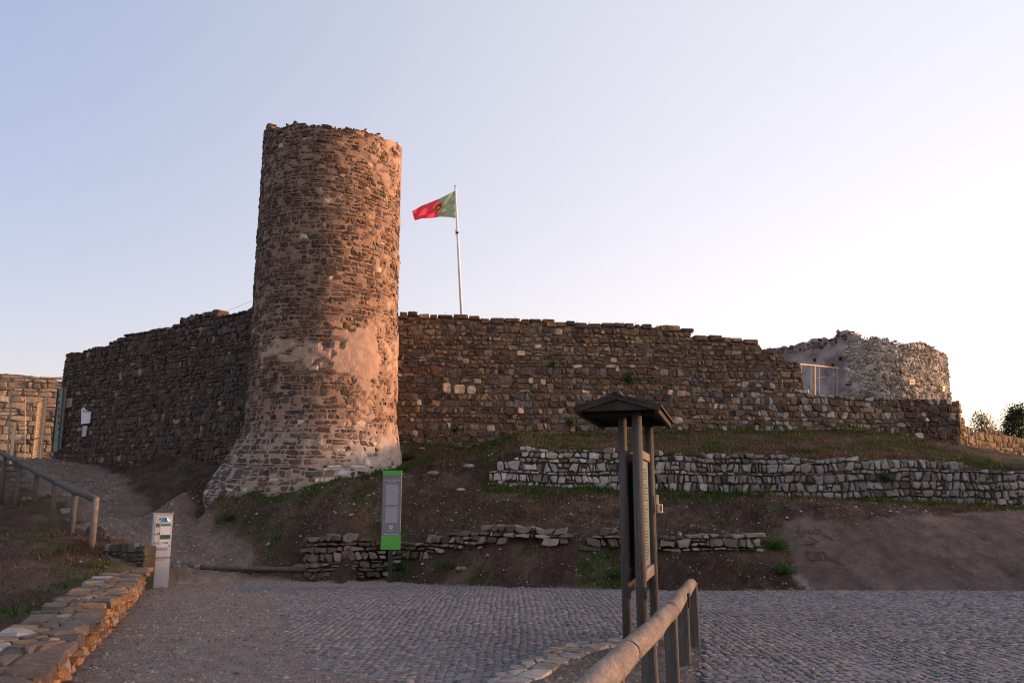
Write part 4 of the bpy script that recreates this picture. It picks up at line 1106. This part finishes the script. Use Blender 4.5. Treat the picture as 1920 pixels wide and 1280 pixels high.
for zz in (.14*jh, .10*jh):
    MB().frame_box(fr0+V3(0, 0, zz)-ja*(jw*.38)+jn*.006, ja*.014, jn*.01, V3(0, 0, .025)).build('lock', M['blackink'], ldoor)
def poster(u0, u1, z0, z1, colr, o=.008, name='poster'):
    c = fr0+ja*((u0+u1)/2*jw)+V3(0, 0, (z0+z1)/2*jh)+jn*o
    m_ = MB(); m_.frame_box(c, ja*(u1-u0)*jw, jn*.002, V3(0, 0, (z1-z0)*jh), colr); return m_.build(name, M['paper'], door)
poster(-.12, .42, .56, .955, (.55, .56, .62)); poster(-.40, -.14, .56, .90, (.42, .41, .42), .0075)
poster(-.10, .22, .89, .95, (.07, .22, .36), .0105, 'poster_photo'); poster(-.10, .40, .835, .862, (.03, .17, .07), .0105, 'poster_photo'); poster(-.10, .40, .862, .89, (.35, .42, .46), .0106, 'poster_photo')
poster(-.10, .41, .665, .715, (.05, .07, .055), .0105, 'poster_photo'); poster(-.10, .41, .655, .680, (.06, .10, .05), .0112, 'poster_photo')
poster(-.40, -.14, .715, .735, (.18, .14, .11), .0105, 'poster_photo'); poster(-.36, -.16, .82, .87, (.12, .12, .08), .0105, 'poster_photo')
fold = MB(); a = fr0+ja*(.16*jw)+V3(0, 0, .957*jh)+jn*.012; b = fr0+ja*(.42*jw)+V3(0, 0, .895*jh)+jn*.012; c = fr0+ja*(.22*jw)+V3(0, 0, .90*jh)+jn*.04
c2 = fr0+ja*(.42*jw)+V3(0, 0, .957*jh)+jn*.006
fold.add([a, c, b], [(0, 1, 2)], (.75, .75, .78)); fold.build('peeled_corner', M['paper'], door)
for txt, s_, u_, z_, m_, sh in (('SMOKW', .075, -.06, .585, 'blackink', .3), ('BEAV//', .085, -.04, .50, 'blueink', .35), ('BEGOT', .07, .0, .365, 'redink', 0.1)):
    text_obj(txt, s_, fr0+ja*(u_*jw)+V3(0, 0, z_*jh), ja, (0, 0, 1), M[m_], ldoor if txt == 'BEGOT' else door, 'graffiti', shear=sh, off=.009)
for u_, z_ in ((-.30, .86), (-.17, .93), (-.16, .74), (.40, .69), (.40, .57), (.18, .605), (.30, .605)):
    MB().frame_box(fr0+ja*(u_*jw)+V3(0, 0, z_*jh)+jn*.011, ja*.02+V3(0, 0, .01), jn*.001, V3(0, 0, .03)).build('tape_scrap', M['blackink'], door)

# ------------------------------------------------------------------ log step across the path
ls = empty('log_step', P(430, 1062, 19.4), 'dark half-buried log laid as a step across the gritty path', 'log')
la = P(308, 1060, 19.25); lb = P(420, 1062, 19.35); lc = P(575, 1066, 19.6)
for i, (a, b) in enumerate(((la, P(362, 1061, 19.3)), (P(375, 1064, 19.3), lc))):
    a = a.copy(); b = b.copy(); pts = log_pts(a, b, 8, .015, 20+i)
    MB().tube(pts, .055, 12, wob=.08, seed=30+i).build('log', M['wood'], ls, True)

# ------------------------------------------------------------------ entrance gate group at the left
def bar(mb, a, b, r=.02, n=8): mb.tube([a, b], r, n)
gp = empty('gate_post', P(108, 848, 31.6), 'tall pale green channel gate post against the end of the dark wall', 'post')
def vbox(name, px0, px1, py0, py1, Y, th, m, parent):
    a = P(px0, py1, Y); b = P(px1, py0, Y)
    return MB().box(((a[0]+b[0])/2, Y, (a[2]+b[2])/2), (b[0]-a[0], th, b[2]-a[2]), bev=.004).build(name, m, parent)
vbox('flange', 108, 112, 728, 846, 31.5, .10, M['greenmetal'], gp)
vbox('web', 99, 107.8, 728, 846, 31.75, .03, M['darkmetal'], gp); vbox('flange', 114.5, 117, 728, 842, 31.6, .08, M['greenmetal'], gp)
mb = MB()
for k in range(8):
    p = P(110, 742+k*12.5, 31.43); mb.box(p, (.03, .012, .10))
mb.build('hinge_slots', M['darkmetal'], gp)
gt = empty('gate', P(70, 855, 32.5), 'open tan metal gate leaf with square mesh catching the sun', 'gate')
ga, gb = P(76.5, 855, 31.9), P(62, 855, 33.6); zg0 = hz(*ga[:2])+.03; zg1 = P(76, 744, 31.9)[2]
def gpnt(t, z): return V3(ga[0]+(gb[0]-ga[0])*t, ga[1]+(gb[1]-ga[1])*t, z)
for t in (0, 1): MB().tube([gpnt(t, zg0), gpnt(t, zg1)], .04, 8).build('upright', M['rustmetal'], gt)
for z in (zg0+.1, (zg0+zg1)/2-.3, zg1-.02): MB().tube([gpnt(0, z), gpnt(1, z)], .025, 8).build('crossbar', M['rustmetal'], gt)
for k in range(1, 8): MB().tube([gpnt(k/8, zg0+.1), gpnt(k/8, zg1-.02)], .013, 6).build('mesh_bar', M['rustmetal'], gt)
for k in range(1, 22): z = zg0+.1+(zg1-zg0-.12)*k/22; MB().tube([gpnt(0, z), gpnt(1, z)], .013, 6).build('mesh_bar', M['rustmetal'], gt)
sl_ = empty('gate_post', P(19, 850, 31), 'thin grey steel post with a narrow plate, left of the open gate', 'post')
a = P(15, 850, 30.5); b = P(21.5, 739, 30.5); MB().tube([V3(a[0], 30.5, hz(a[0], 30.5)-.1), b], .03, 8).build('pole', M['steel'], sl_)
a = P(24, 850, 30.6); a[2] = hz(a[0], a[1])-.05; b = P(24, 791, 30.6); MB().box(((a[0]+b[0])/2+.02, 30.6, (a[2]+b[2])/2), (.12, .05, b[2]-a[2]), bev=.004).build('plate', M['rustmetal'], sl_)
sr_ = empty('wire_post', P(47, 765, 34.4), 'short thin wire upright fixed before the golden boundary wall', 'post')
MB().tube([V3(*P(47, 862, 34.4)[:2], hz(*P(47, 862, 34.4)[:2])), P(47, 742, 34.4)], .014, 6).build('rod', M['steel'], sr_)

# signs on the dark wall
def on_wall(S, pts, th=.03, off=.06):
    q = [S.hit(*p) for p in pts]; v = [S(u, z, off+th) for u, z in q]+[S(u, z, off) for u, z in q]; n = len(q)
    f = [tuple(range(n)), tuple(range(2*n-1, n-1, -1))]+[(i, n+i, n+(i+1) % n, (i+1) % n) for i in range(n)]
    return v, f
s1 = empty('wall_sign', LW(*LW.hit(165, 780), .05), 'white direction sign with slanted peaked top on the dark wall', 'sign')
v, f = on_wall(LW, [(156.5, 795), (172.5, 793), (174.5, 772), (168, 771), (161, 764.5), (157, 766)]); MB().add(v, f).build('board', M['white'], s1)
v, f = on_wall(LW, [(158, 772.5), (171, 775), (172.5, 772), (161, 767)], .004, .092); MB().add(v, f).build('faded_top', M['paint'], s1)
v, f = on_wall(LW, [(156.5, 797), (172.5, 795), (172.5, 793.5), (156.5, 795.2)], .03, .06); MB().add(v, f).build('lower_edge', M['darkmetal'], s1)
s2 = empty('wall_sign', LW(*LW.hit(163, 808), .05), 'small plain grey plaque just below the white peaked sign', 'sign')
v, f = on_wall(LW, [(158.5, 819), (166, 818), (168, 798), (160, 799)]); MB().add(v, f).build('plate', M['paint'], s2)
s3 = empty('wall_sign', LW(*LW.hit(131, 756), .05), 'blank pale stone-coloured plate near the gate end of the dark wall', 'sign')
v, f = on_wall(LW, [(125, 766), (138, 762.5), (138.5, 746), (125, 748.5)]); MB().add(v, f).build('plate', mat('pale_plate', (.33, .29, .24), bump=.1), s3)
# plates on the ruined tower
for (pts, lab) in (([(1699.5, 722), (1708, 722), (1708, 712), (1699.5, 712)], 'small cream plate on rubble face of ruined tower, sunlit, left of two'),
                   ([(1758.5, 734), (1763, 733), (1764, 724), (1759.5, 725)], 'tiny cream plate near the right edge of the ruined tower')):
    c = np.mean(pts, 0); s_ = empty('wall_plate', CW(*CW.hit(*c), .1), lab, 'plate'); v, f = on_wall(CW, pts, .03, .14); MB().add(v, f).build('plate', M['cream'], s_)
    dk = [(c[0]-1.5, c[1]+.7), (c[0]+1.5, c[1]+.7), (c[0]+1.5, c[1]-.7), (c[0]-1.5, c[1]-.7)]; v, f = on_wall(CW, dk, .004, .172); MB().add(v, f).build('slot', M['blackink'], s_)

# metal railing on the gap in the wall
ra = empty('railing', P(1535, 740, 30.5), 'thin tan metal railing across the gap beside the plastered wall', 'railing')
def rlp(px, py): Y = np.interp(px, [1495, 1575], [29.4, 31.6]); return P(px, py, Y)
MB().tube([rlp(1494, 682), rlp(1530, 685), rlp(1573, 690)], .022, 8).build('top_rail', M['rustmetal'], ra)
MB().tube([rlp(1530, 708), rlp(1573, 706)], .008, 6).build('wire', M['steel'], ra)
for px, y0, r_ in ((1502, 684, .018), (1520, 685, .018), (1528, 685, .030), (1536, 686, .014), (1562, 689, .012), (1570, 690, .022)):
    MB().tube([rlp(px, 748), rlp(px, y0)], r_, 8).build('baluster', M['steel'] if r_ != .03 else M['rustmetal'], ra)

# ------------------------------------------------------------------ flag
fp = empty('flagpole', P(866, 620, 31), 'tall slim white flagpole behind the castle wall', 'flagpole')
FY = 31.0; f0 = P(868, 640, FY); f1 = P(853.5, 350, FY)
MB().tube([f0-(f1-f0)*.25, (f0+f1)/2, f1], [.055, .05, .035], 12).build('pole', M['white'], fp, True)
MB().tube([f1, f1+V3(0, 0, .05)], [.03, .02], 10).build('finial', M['darkmetal'], fp)
c = P(857, 436, FY-.05); MB().box(c, (.12, .05, .05)).build('cleat', M['darkmetal'], fp)
MB().tube([P(854.5, 430, FY-.06), P(855, 441, FY-.06)], .012, 6).build('halyard', M['darkmetal'], fp)
flag = empty('flag', P(852, 380, FY), 'green and red flag with yellow and white crest flying left from the pole', 'flag')
ht, hb, mt_, mb_, ft, fb_ = [P(*q) for q in ((852.5, 358, FY), (854, 409, FY), (824, 373.5, FY+.1), (825, 406, FY+.15), (772.5, 396.5, FY-.1), (777, 413.5, FY-.05))]
top_c = [(0, 852.5, 358), (.15, 840, 364.5), (.35, 825, 372), (.55, 808, 379), (.8, 789, 386.5), (1, 772.5, 396.5)]
bot_c = [(0, 854, 409), (.15, 842, 407), (.35, 824, 406.5), (.55, 810, 409), (.8, 792, 409.5), (1, 777.5, 413.5)]
def flag_pt(s, t, off=0.0):
    q = [x[0] for x in top_c]
    tx1, ty1 = np.interp(s, q, [x[1] for x in top_c]), np.interp(s, q, [x[2] for x in top_c])
    bx1, by1 = np.interp(s, q, [x[1] for x in bot_c]), np.interp(s, q, [x[2] for x in bot_c])
    px_, py_ = tx1+(bx1-tx1)*t, ty1+(by1-ty1)*t
    Y = FY+.16*math.sin(s*7+t*3.0)*s**.6+.05*math.sin(s*15-t*9)+.03*math.sin(t*14+s*5)-off-.02
    return P(px_, py_, Y)
ns, nt = 44, 22; v = []; cl = []
for i in range(ns+1):
    for j in range(nt+1):
        s, t = i/ns, j/nt; v.append(flag_pt(s, t)); cl.append((.36, .46, .30) if s < .385 else (.90, .09, .14))
f = [(i*(nt+1)+j, (i+1)*(nt+1)+j, (i+1)*(nt+1)+j+1, i*(nt+1)+j+1) for i in range(ns) for j in range(nt)]
o = mesh_obj('cloth', v, f, M['flag'], flag, cl, smooth=True, origin=world_loc(flag))
def disc(name, r0, r1, sy, colr, off, s0=.385, t0=.46, n=20, shape=None):
    v = []; cl = []; f = []
    for k in range(n):
        a = 2*math.pi*k/n; sx = shape(a) if shape else 1
        for r in (r0, r1): v.append(flag_pt(s0+r*sx*math.cos(a), t0+r*sx*sy*math.sin(a), off)); cl.append(colr)
    for k in range(n): k2 = (k+1) % n; f.append((2*k, 2*k+1, 2*k2+1, 2*k2))
    mesh_obj(name, v, f, M['flag'], flag, cl, origin=world_loc(flag))
disc('armillary_ring', .095, .125, 2.3, (.62, .42, .05), .02); disc('armillary_ring', .035, .055, 2.6, (.62, .42, .05), .025, shape=lambda a: 1+.5*abs(math.cos(a)))
disc('shield', 0, .078, 2.2, (.60, .03, .05), .03, shape=lambda a: .9+.25*abs(math.sin(2*a))*(math.sin(a) < 0)); disc('inner_shield', 0, .045, 2.2, (.75, .72, .72), .036)
cb_ = empty('cable', P(440, 576, 27), 'thin cable running from the tower down to the left wall top', 'cable')
MB().tube([P(412, 587, 28), P(440, 577.5, 27), P(472, 564, 25.5)], .004, 5).build('wire', M['steel'], cb_)

# ------------------------------------------------------------------ loose stones
def rock(name, c, s, colr, label, group=None, seed=0):
    r_ = random.Random(seed); v = []; f = []; n = 9; m_ = 5
    v.append((0, 0, -.5))
    for i in range(1, m_):
        for k in range(n):
            ph = math.pi*i/m_; a = 2*math.pi*k/n; q = 1+r_.uniform(-.16, .16)
            v.append((math.sin(ph)*math.cos(a)*q, math.sin(ph)*math.sin(a)*q, -math.cos(ph)*.5*q*1.1))
    v.append((0, 0, .5))
    for k in range(n):
        k2 = (k+1) % n; f.append((0, 1+k2, 1+k)); f.append((1+(m_-2)*n+k, 1+(m_-2)*n+k2, 1+(m_-1)*n))
        for i in range(m_-2): f.append((1+i*n+k, 1+i*n+k2, 1+(i+1)*n+k2, 1+(i+1)*n+k))
    v = [np.array(q)*np.array(s)+np.array(c) for q in v]
    o = mesh_obj(name, v, f, M['stone'], None, [colr]*len(v), origin=c)
    tag(o, label, 'stone', group)
def onbank(px, py):
    d = ray(px, py); lo, hi = 14.0, 30.0; prev = None
    for Y in np.arange(15.5, 30, .1):
        p = np.array((0, 0, CZ))+d*(Y/d[1])
        if p[2] < hz(p[0], p[1]): return V3(p[0], p[1], hz(p[0], p[1]))
    return None
for i, (px, py, s, colr, lab) in enumerate(((864, 922, .11, (.45, .38, .30), 'cream loose stone alone on the bank left of the pale wall'), (812, 889, .17, (.30, .17, .10), 'flat orange-brown loose stone on the bank right of the tower'),
        (791, 842, .10, (.33, .25, .19), 'loose stone on the grass beside the right foot of the tower'), (880, 876, .16, (.30, .27, .25), 'flat grey loose stone up the bank just left of the pale wall'),
        (659, 966, .06, (.5, .46, .42), 'small white round stone on the bank left of the green sign'), (1425, 1040, .09, (.3, .27, .25), 'grey loose stone low on the bank near the compacted slope'),
        (865, 1071, .13, (.24, .19, .16), 'grey-brown loose stone at the foot of the bank near the road'), (365, 1064, .10, (.3, .2, .15), 'reddish stone lying in the gap of the log step'))):
    c = onbank(px, py)
    if c is not None: rock('loose_stone', c+V3(0, 0, s*.1), (s, s*.8, s*.75), colr, lab, seed=i)

# ------------------------------------------------------------------ plants
def leaf_cloud(pts, size, colr, name, mat_, parent=None, seed=1, n_per=1, droop=.3):
    r_ = np.random.RandomState(seed); Pn = np.asarray(pts); N = len(Pn)
    d = r_.normal(size=(N, 3)); d /= np.linalg.norm(d, axis=1)[:, None]; e = np.cross(d, r_.normal(size=(N, 3))); e /= np.linalg.norm(e, axis=1)[:, None]
    s = size*r_.uniform(.6, 1.4, (N, 1))
    V_ = np.stack([Pn-d*s, Pn+e*s*.35, Pn+d*s, Pn-e*s*.35], 1).reshape(-1, 3)
    F_ = np.arange(N*4).reshape(N, 4)
    c = np.asarray(colr)*r_.uniform(.6, 1.4, (N, 1)); c = np.repeat(c, 4, 0)
    return mesh_obj(name, V_, F_, mat_, parent, c, origin=(tuple(world_loc(parent)) if parent else Pn.mean(0)))
def bush(px, py, w, h, Yoff, label, group, colr=(.045, .085, .022), seed=0, wall=None, n=260):
    if wall is not None: u, z = wall.hit(px, py); c = wall(u, z, .08)
    else:
        c = onbank(px, py)
        if c is None: return
    r_ = np.random.RandomState(seed); q = r_.normal(size=(n, 3))*np.array((w*.33, w*.22, h*.3)); q[:, 2] = np.abs(q[:, 2]) if wall is None else q[:, 2]-.3*h*0
    if wall is not None: q[:, 1] = -np.abs(q[:, 1])*.5
    o = empty('weed', c, label, 'plant', group)
    tag(leaf_cloud(c+q, .03, colr, 'leaves', M['leaf'], o, seed), kind='stuff')
g1 = 'green weeds on the bank and walls'
bush(1456, 1035, .36, .34, 0, 'bright green bushy weed at the left edge of the compacted slope', g1, seed=1, n=600, colr=(.04, .10, .02))
bush(1470, 1082, .35, .28, 0, 'green weed low by the road at the toe of the compacted slope', g1, seed=2, n=500, colr=(.04, .09, .02))
bush(430, 982, .32, .2, 0, 'dark green tuft at the right edge of the climbing path', g1, seed=3, n=420, colr=(.035, .07, .02))
bush(1152, 1020, .25, .25, 0, 'green weed on the bank left of the notice board posts', g1, seed=4, n=350)
bush(1155, 1090, .3, .22, 0, 'green weed by the road edge left of the notice board posts', g1, seed=5, n=350)
bush(740, 1078, .6, .25, 0, 'green weeds round the foot of the green and grey sign', g1, seed=6, n=700)
bush(840, 1068, .5, .2, 0, 'low green weeds on the bank right of the green and grey sign', g1, seed=7, n=350)
bush(1178, 710, .28, .34, 0, 'leafy green plant growing from the wall above the notice board roof', g1, seed=8, wall=RW, n=420)
bush(855, 805, .2, .26, 0, 'small green plant low on the wall right of the tower', g1, seed=9, wall=RW, n=200)
bush(1068, 792, .22, .24, 0, 'small green plant low on the wall left of the notice board roof', g1, seed=10, wall=RW, n=220)
bush(1038, 683, .2, .18, 0, 'green plant sprouting high on the middle of the wall', g1, seed=11, wall=RW, n=160)
bush(765, 862, .35, .35, 0, 'grass clump against the right foot of the round tower', g1, seed=12, n=500, colr=(.045, .07, .02))
bush(1655, 895, .22, .2, 0, 'green plant growing on the pale retaining wall at the right', g1, seed=14, wall=WW, n=200)
bush(1065, 908, .5, .1, 0, 'grass tuft at the foot of the pale wall left of notice board', g1, seed=15, n=300)
# dry wisps on the right side of the tower
for i, (px, py, lab) in enumerate(((749, 325, 'dry grass wisp on the tower side near its top'), (747, 508, 'dry grass wisp half way up the tower side'))):
    c = P(px-3, py, 24.5); m_ = MB(); r_ = random.Random(i)
    for k in range(26):
        d = V3(r_.uniform(-.1, .5), r_.uniform(-.3, .1), r_.uniform(-.3, .5)); s = .22 if i == 0 else .12
        m_.add([c+V3(0, 0, r_.uniform(-.2, .2)*s*3), c+V3(0, 0, .004)+d*s*.6, c+d*s+V3(.0, 0, -.003), c+d*s*.6-V3(0, 0, .004)], [(0, 1, 2, 3)], (.12, .09, .06))
    o = m_.build('dry_grass', M['grass'], None); tag(o, lab, 'plant')
wl_ = MB(); r_ = random.Random(77)
for k in range(26):
    px = r_.uniform(760, 1400); u, z = RW.hit(px, 600); z = float(r_top0(u)); c = RW(u, z-.02, -.1); h = r_.uniform(.06, .22)
    for q in range(3):
        d = V3(r_.uniform(-.3, .3)*h, 0, h*r_.uniform(.6, 1)); wl_.add([c+V3(-.004, 0, 0), c+V3(.004, 0, 0), c+d], [(0, 1, 2)], (.11, .09, .055))
o = wl_.build('dry_stalks', M['grass'], None); tag(o, 'sparse dry stalks along the top of the long castle wall', 'grass', None, 'stuff')

# grass and dead growth over the bank
def blades(N, xr, yr, seed):
    r_ = np.random.RandomState(seed); x = r_.uniform(*xr, N); y = r_.uniform(*yr, N)
    rm, pm, sm = road_mask(x, y), path_mask(x, y), slope_mask(x, y); g = green_mask(x, y)
    insidewall = (y > np.interp(x, [-16.3, -6, -3.6, 5, 12.7], [32, 25.5, 26.3, 27.6, 28.6])) | (np.hypot(x-TCX, y-TCY) < 2.5)
    low = (x < -4.6) & (y < 17.3) & (x > np.interp(y, LLY, LLX)-.6)
    dens = .55+.45*fbm(x*1.3, y*1.3, 3.3, 3)
    keep = (rm < .1) & (pm < .4) & (sm < .3) & ~insidewall & ~low & ((r_.rand(N) < np.maximum(g*1.4, dens)))
    x, y, g = x[keep], y[keep], g[keep]; n = len(x); z = HZ(x, y)-.01
    isg = r_.rand(n) < g*.9; h = np.where(isg, r_.uniform(.04, .12, n), r_.uniform(.02, .09, n))*np.exp(r_.normal(0, .35, n))*(1+.6*np.clip(fbm(x*2.2, y*2.2, 6.6, 3)*2, -.8, 1)); w = r_.uniform(.005, .013, n)*np.where(isg, 1.3, 1)
    a = r_.uniform(0, 6.28, n); lean = np.where(isg, .5, 1.3)*r_.uniform(.2, 1, n)*h; b = r_.uniform(0, 6.28, n)
    V_ = np.zeros((n, 3, 3)); V_[:, 0] = np.stack([x-w*np.cos(a), y-w*np.sin(a), z], 1); V_[:, 1] = np.stack([x+w*np.cos(a), y+w*np.sin(a), z], 1)
    V_[:, 2] = np.stack([x+lean*np.cos(b), y+lean*np.sin(b), z+h*.9], 1)
    c = np.where(isg[:, None], np.array((.050, .082, .018)), np.array((.105, .070, .047)))*np.exp(r_.normal(0, .42, (n, 1)))
    return V_.reshape(-1, 3), np.repeat(c, 3, 0), n
for (N, xr, yr, nm, lab) in ((330000, (-9, 13), (16.3, 24), 'bank_grass', 'short dry and green grass covering the bank'), (130000, (-4, 14), (22, 28.6), 'terrace_grass', 'short grass on the terrace below the castle wall'),
                             (70000, (-15, -6), (22, 31.5), 'verge_grass', 'dry trampled grass between the path and the shaded castle wall'),
                             (50000, (-15, -5), (9, 20), 'ditch_grass', 'dark thin grass on the slope below the left fence')):
    v, c, n = blades(N, xr, yr, N % 97)
    o = mesh_obj(nm, v, np.arange(n*3).reshape(n, 3), M['grass'], None, c); tag(o, lab, 'grass', None, 'stuff')

# loose grit and pebbles
def pebbles(N, xr, yr, size, fn, name, label, pal, seed):
    r_ = np.random.RandomState(seed); x = r_.uniform(*xr, N); y = r_.uniform(*yr, N); k = r_.rand(N) < fn(x, y); x, y = x[k], y[k]; n = len(x)
    z = HZ(x, y); s = size*np.exp(r_.normal(0, .45, n)); a = r_.uniform(0, 6.28, n)
    o_ = np.array([(1, 0, 0), (0, .8, 0), (-1, 0, 0), (0, -.8, 0), (0, 0, .7)]); L = np.zeros((n, 5, 3)); j = 1+r_.uniform(-.3, .3, (n, 5, 3)); q = o_[None]*j*s[:, None, None]
    L[..., 0] = x[:, None]+q[..., 0]*np.cos(a)[:, None]-q[..., 1]*np.sin(a)[:, None]; L[..., 1] = y[:, None]+q[..., 0]*np.sin(a)[:, None]+q[..., 1]*np.cos(a)[:, None]; L[..., 2] = z[:, None]+q[..., 2]-.1*s[:, None]
    F_ = np.array([(0, 1, 4), (1, 2, 4), (2, 3, 4), (3, 0, 4)]); F2 = (np.arange(n)[:, None, None]*5+F_[None]).reshape(-1, 3)
    pal = np.asarray(pal); c = pal[r_.randint(0, len(pal), n)]*r_.uniform(.7, 1.3, (n, 1))
    o = mesh_obj(name, L.reshape(-1, 3), F2, M['pebble'], None, np.repeat(c, 5, 0)); tag(o, label, 'gravel', None, 'stuff')
pebbles(90000, (-9.5, 2.5), (7.5, 20), .011, lambda x, y: road_mask(x, y)*sstep(3.0, -4, x+.3*(y-12))*.9, 'road_grit', 'fine loose grit over the left part of the road', [(.22, .17, .14), (.16, .13, .12), (.30, .22, .17), (.10, .08, .075)], 3)
pebbles(60000, (-17, -4), (18, 32.5), .017, lambda x, y: path_mask(x, y)*(1-road_mask(x, y)), 'path_gravel', 'loose gravel on the climbing path', [(.25, .19, .155), (.17, .135, .115), (.32, .25, .2), (.10, .08, .07)], 4)
pebbles(5000, (5.5, 13), (17.2, 21), .014, lambda x, y: slope_mask(x, y)*.6, 'slope_grit', 'sparse grit on the compacted slope', [(.15, .11, .095), (.2, .16, .14), (.08, .06, .052)], 8)
pebbles(22000, (-8.5, 13), (16.5, 24), .022, lambda x, y: (1-road_mask(x, y))*(1-slope_mask(x, y))*(1-path_mask(x, y))*.4, 'bank_rubble', 'small stone crumbs scattered on the bank', [(.22, .17, .14), (.15, .11, .09), (.32, .27, .23)], 5)
# bed pebbles lie a little higher than the road surface
_o = bpy.data.objects['bank_rubble']

r_ = np.random.RandomState(9); x = r_.uniform(-.3, 2.6, 9000); y = r_.uniform(3, 10.2, 9000); k = in_bed(x, y); x, y = x[k], y[k]; n = len(x)
z = .03+.025*fbm(x*2.5, y*2.5, 3., 4); sz = .011*np.exp(r_.normal(0, .5, n)); q = np.array([(1, 0, 0), (0, .8, 0), (-1, 0, 0), (0, -.8, 0), (0, 0, .7)])[None]*(1+r_.uniform(-.3, .3, (n, 5, 3)))*sz[:, None, None]
L = np.stack([x, y, z-.002], 1)[:, None]+q; F2 = (np.arange(n)[:, None, None]*5+np.array([(0, 1, 4), (1, 2, 4), (2, 3, 4), (3, 0, 4)])[None]).reshape(-1, 3)
cc = np.array([(.2, .165, .14), (.13, .11, .1), (.28, .23, .19)])[r_.randint(0, 3, n)]
o = mesh_obj('bed_gravel', L.reshape(-1, 3), F2, M['pebble'], None, np.repeat(cc, 5, 0)); tag(o, 'gravel on the earth bed under the notice board', 'gravel', None, 'stuff')

# scrawls on the compacted slope
gro = empty('graffiti_scrawl', onbank(1530, 1030), 'dark scrawled letters scratched on the compacted slope', 'graffiti'); m_scr = mat('dark_scrawl', (.062, .046, .043), bump=0)
def stroke(pts, w=.028):
    q = [onbank(*p) for p in pts]
    q = [p for p in q if p is not None]
    if len(q) < 2: return
    gr = MB()
    for a, b in zip(q[:-1], q[1:]):
        a = a+V3(0, 0, .006); b = b+V3(0, 0, .006); t = b-a; L = np.linalg.norm(t)
        if L < 1e-3: continue
        n = np.cross(t/L, V3(0, -.6, .8)); n = n/np.linalg.norm(n)*w*.5; up = V3(0, -.01, .014)
        gr.add([a-n+up, b-n+up, b+n+up, a+n+up], [(0, 1, 2, 3)])
    if gr.v: gr.build('stroke', m_scr, gro)
for pts in ([(1494, 996), (1503, 1008), (1510, 998)], [(1506, 1006), (1522, 1002), (1514, 994)], [(1522, 1004), (1527, 994), (1540, 997), (1536, 1006), (1525, 1005)], [(1540, 1006), (1552, 1011), (1563, 1015)],
            [(1508, 1021), (1520, 1024), (1536, 1020)], [(1511, 1039), (1520, 1052), (1534, 1050), (1528, 1040), (1512, 1040)], [(1534, 1042), (1540, 1054), (1551, 1054), (1546, 1043), (1536, 1042)],
            [(1550, 1050), (1560, 1058), (1566, 1052), (1578, 1060), (1584, 1064)], [(1498, 993), (1500, 1004)], [(1516, 1012), (1530, 1015)]):
    stroke(pts)

# ------------------------------------------------------------------ trees beyond the side wall
def tree(px, ytop, ybase, Y, w, seed, label, n, colr, gaps=.0):
    base = P(px, ybase, Y); gz = hz(base[0], Y); H = P(px, ytop, Y)[2]
    t = empty('tree', (base[0], Y, gz), label, 'tree', 'trees beyond the side wall'); r_ = random.Random(seed); rr = np.random.RandomState(seed)
    mb = MB(); mb.tube([V3(base[0], Y, gz), V3(base[0]+.1, Y, gz+(H-gz)*.45), V3(base[0], Y, H-.4)], [.16, .11, .03], 8)
    cl = []
    for k in range(n):
        a = r_.uniform(0, 6.28); rad = w*math.sqrt(r_.random()); hgt = (H-gz)*r_.uniform(.5, 1)
        sh = 1-((hgt/(H-gz)-.5)/.5)**2*.8
        c = V3(base[0]+rad*sh*math.cos(a), Y+rad*sh*math.sin(a), gz+hgt-.15); cl.append(c)
        if k % 3 == 0: mb.tube([V3(base[0], Y, gz+hgt*.55), c], [.035, .01], 5, cap=False)
    mb.build('trunk', M['bark'], t)
    pts = []
    for c in cl: pts.append(c+rr.normal(size=(95, 3))*np.array((.20, .20, .17))*r_.uniform(.7, 1.3))
    leaf_cloud(np.concatenate(pts), .065, colr, 'crown', mat('tree_leaves', attr=True, var=.3, scale=3, fine=20, bump=0, rough=.7, translucent=.5, spec=.15), t, seed)
tree(1914, 760, 830, 47, 1.35, 3, 'dense dark tree at the right frame edge beyond the golden wall', 110, (.045, .06, .022))
tree(1843, 774, 830, 50, .95, 4, 'thin sparse tree with sky showing through, beyond golden wall', 50, (.13, .105, .03))
tree(1880, 806, 835, 49, .7, 6, 'low sapling tree between the sparse and the dense tree', 22, (.055, .06, .022))
tree(2010, 740, 830, 48, 1.8, 7, 'broad dark tree just outside the right frame edge', 120, (.045, .06, .022))
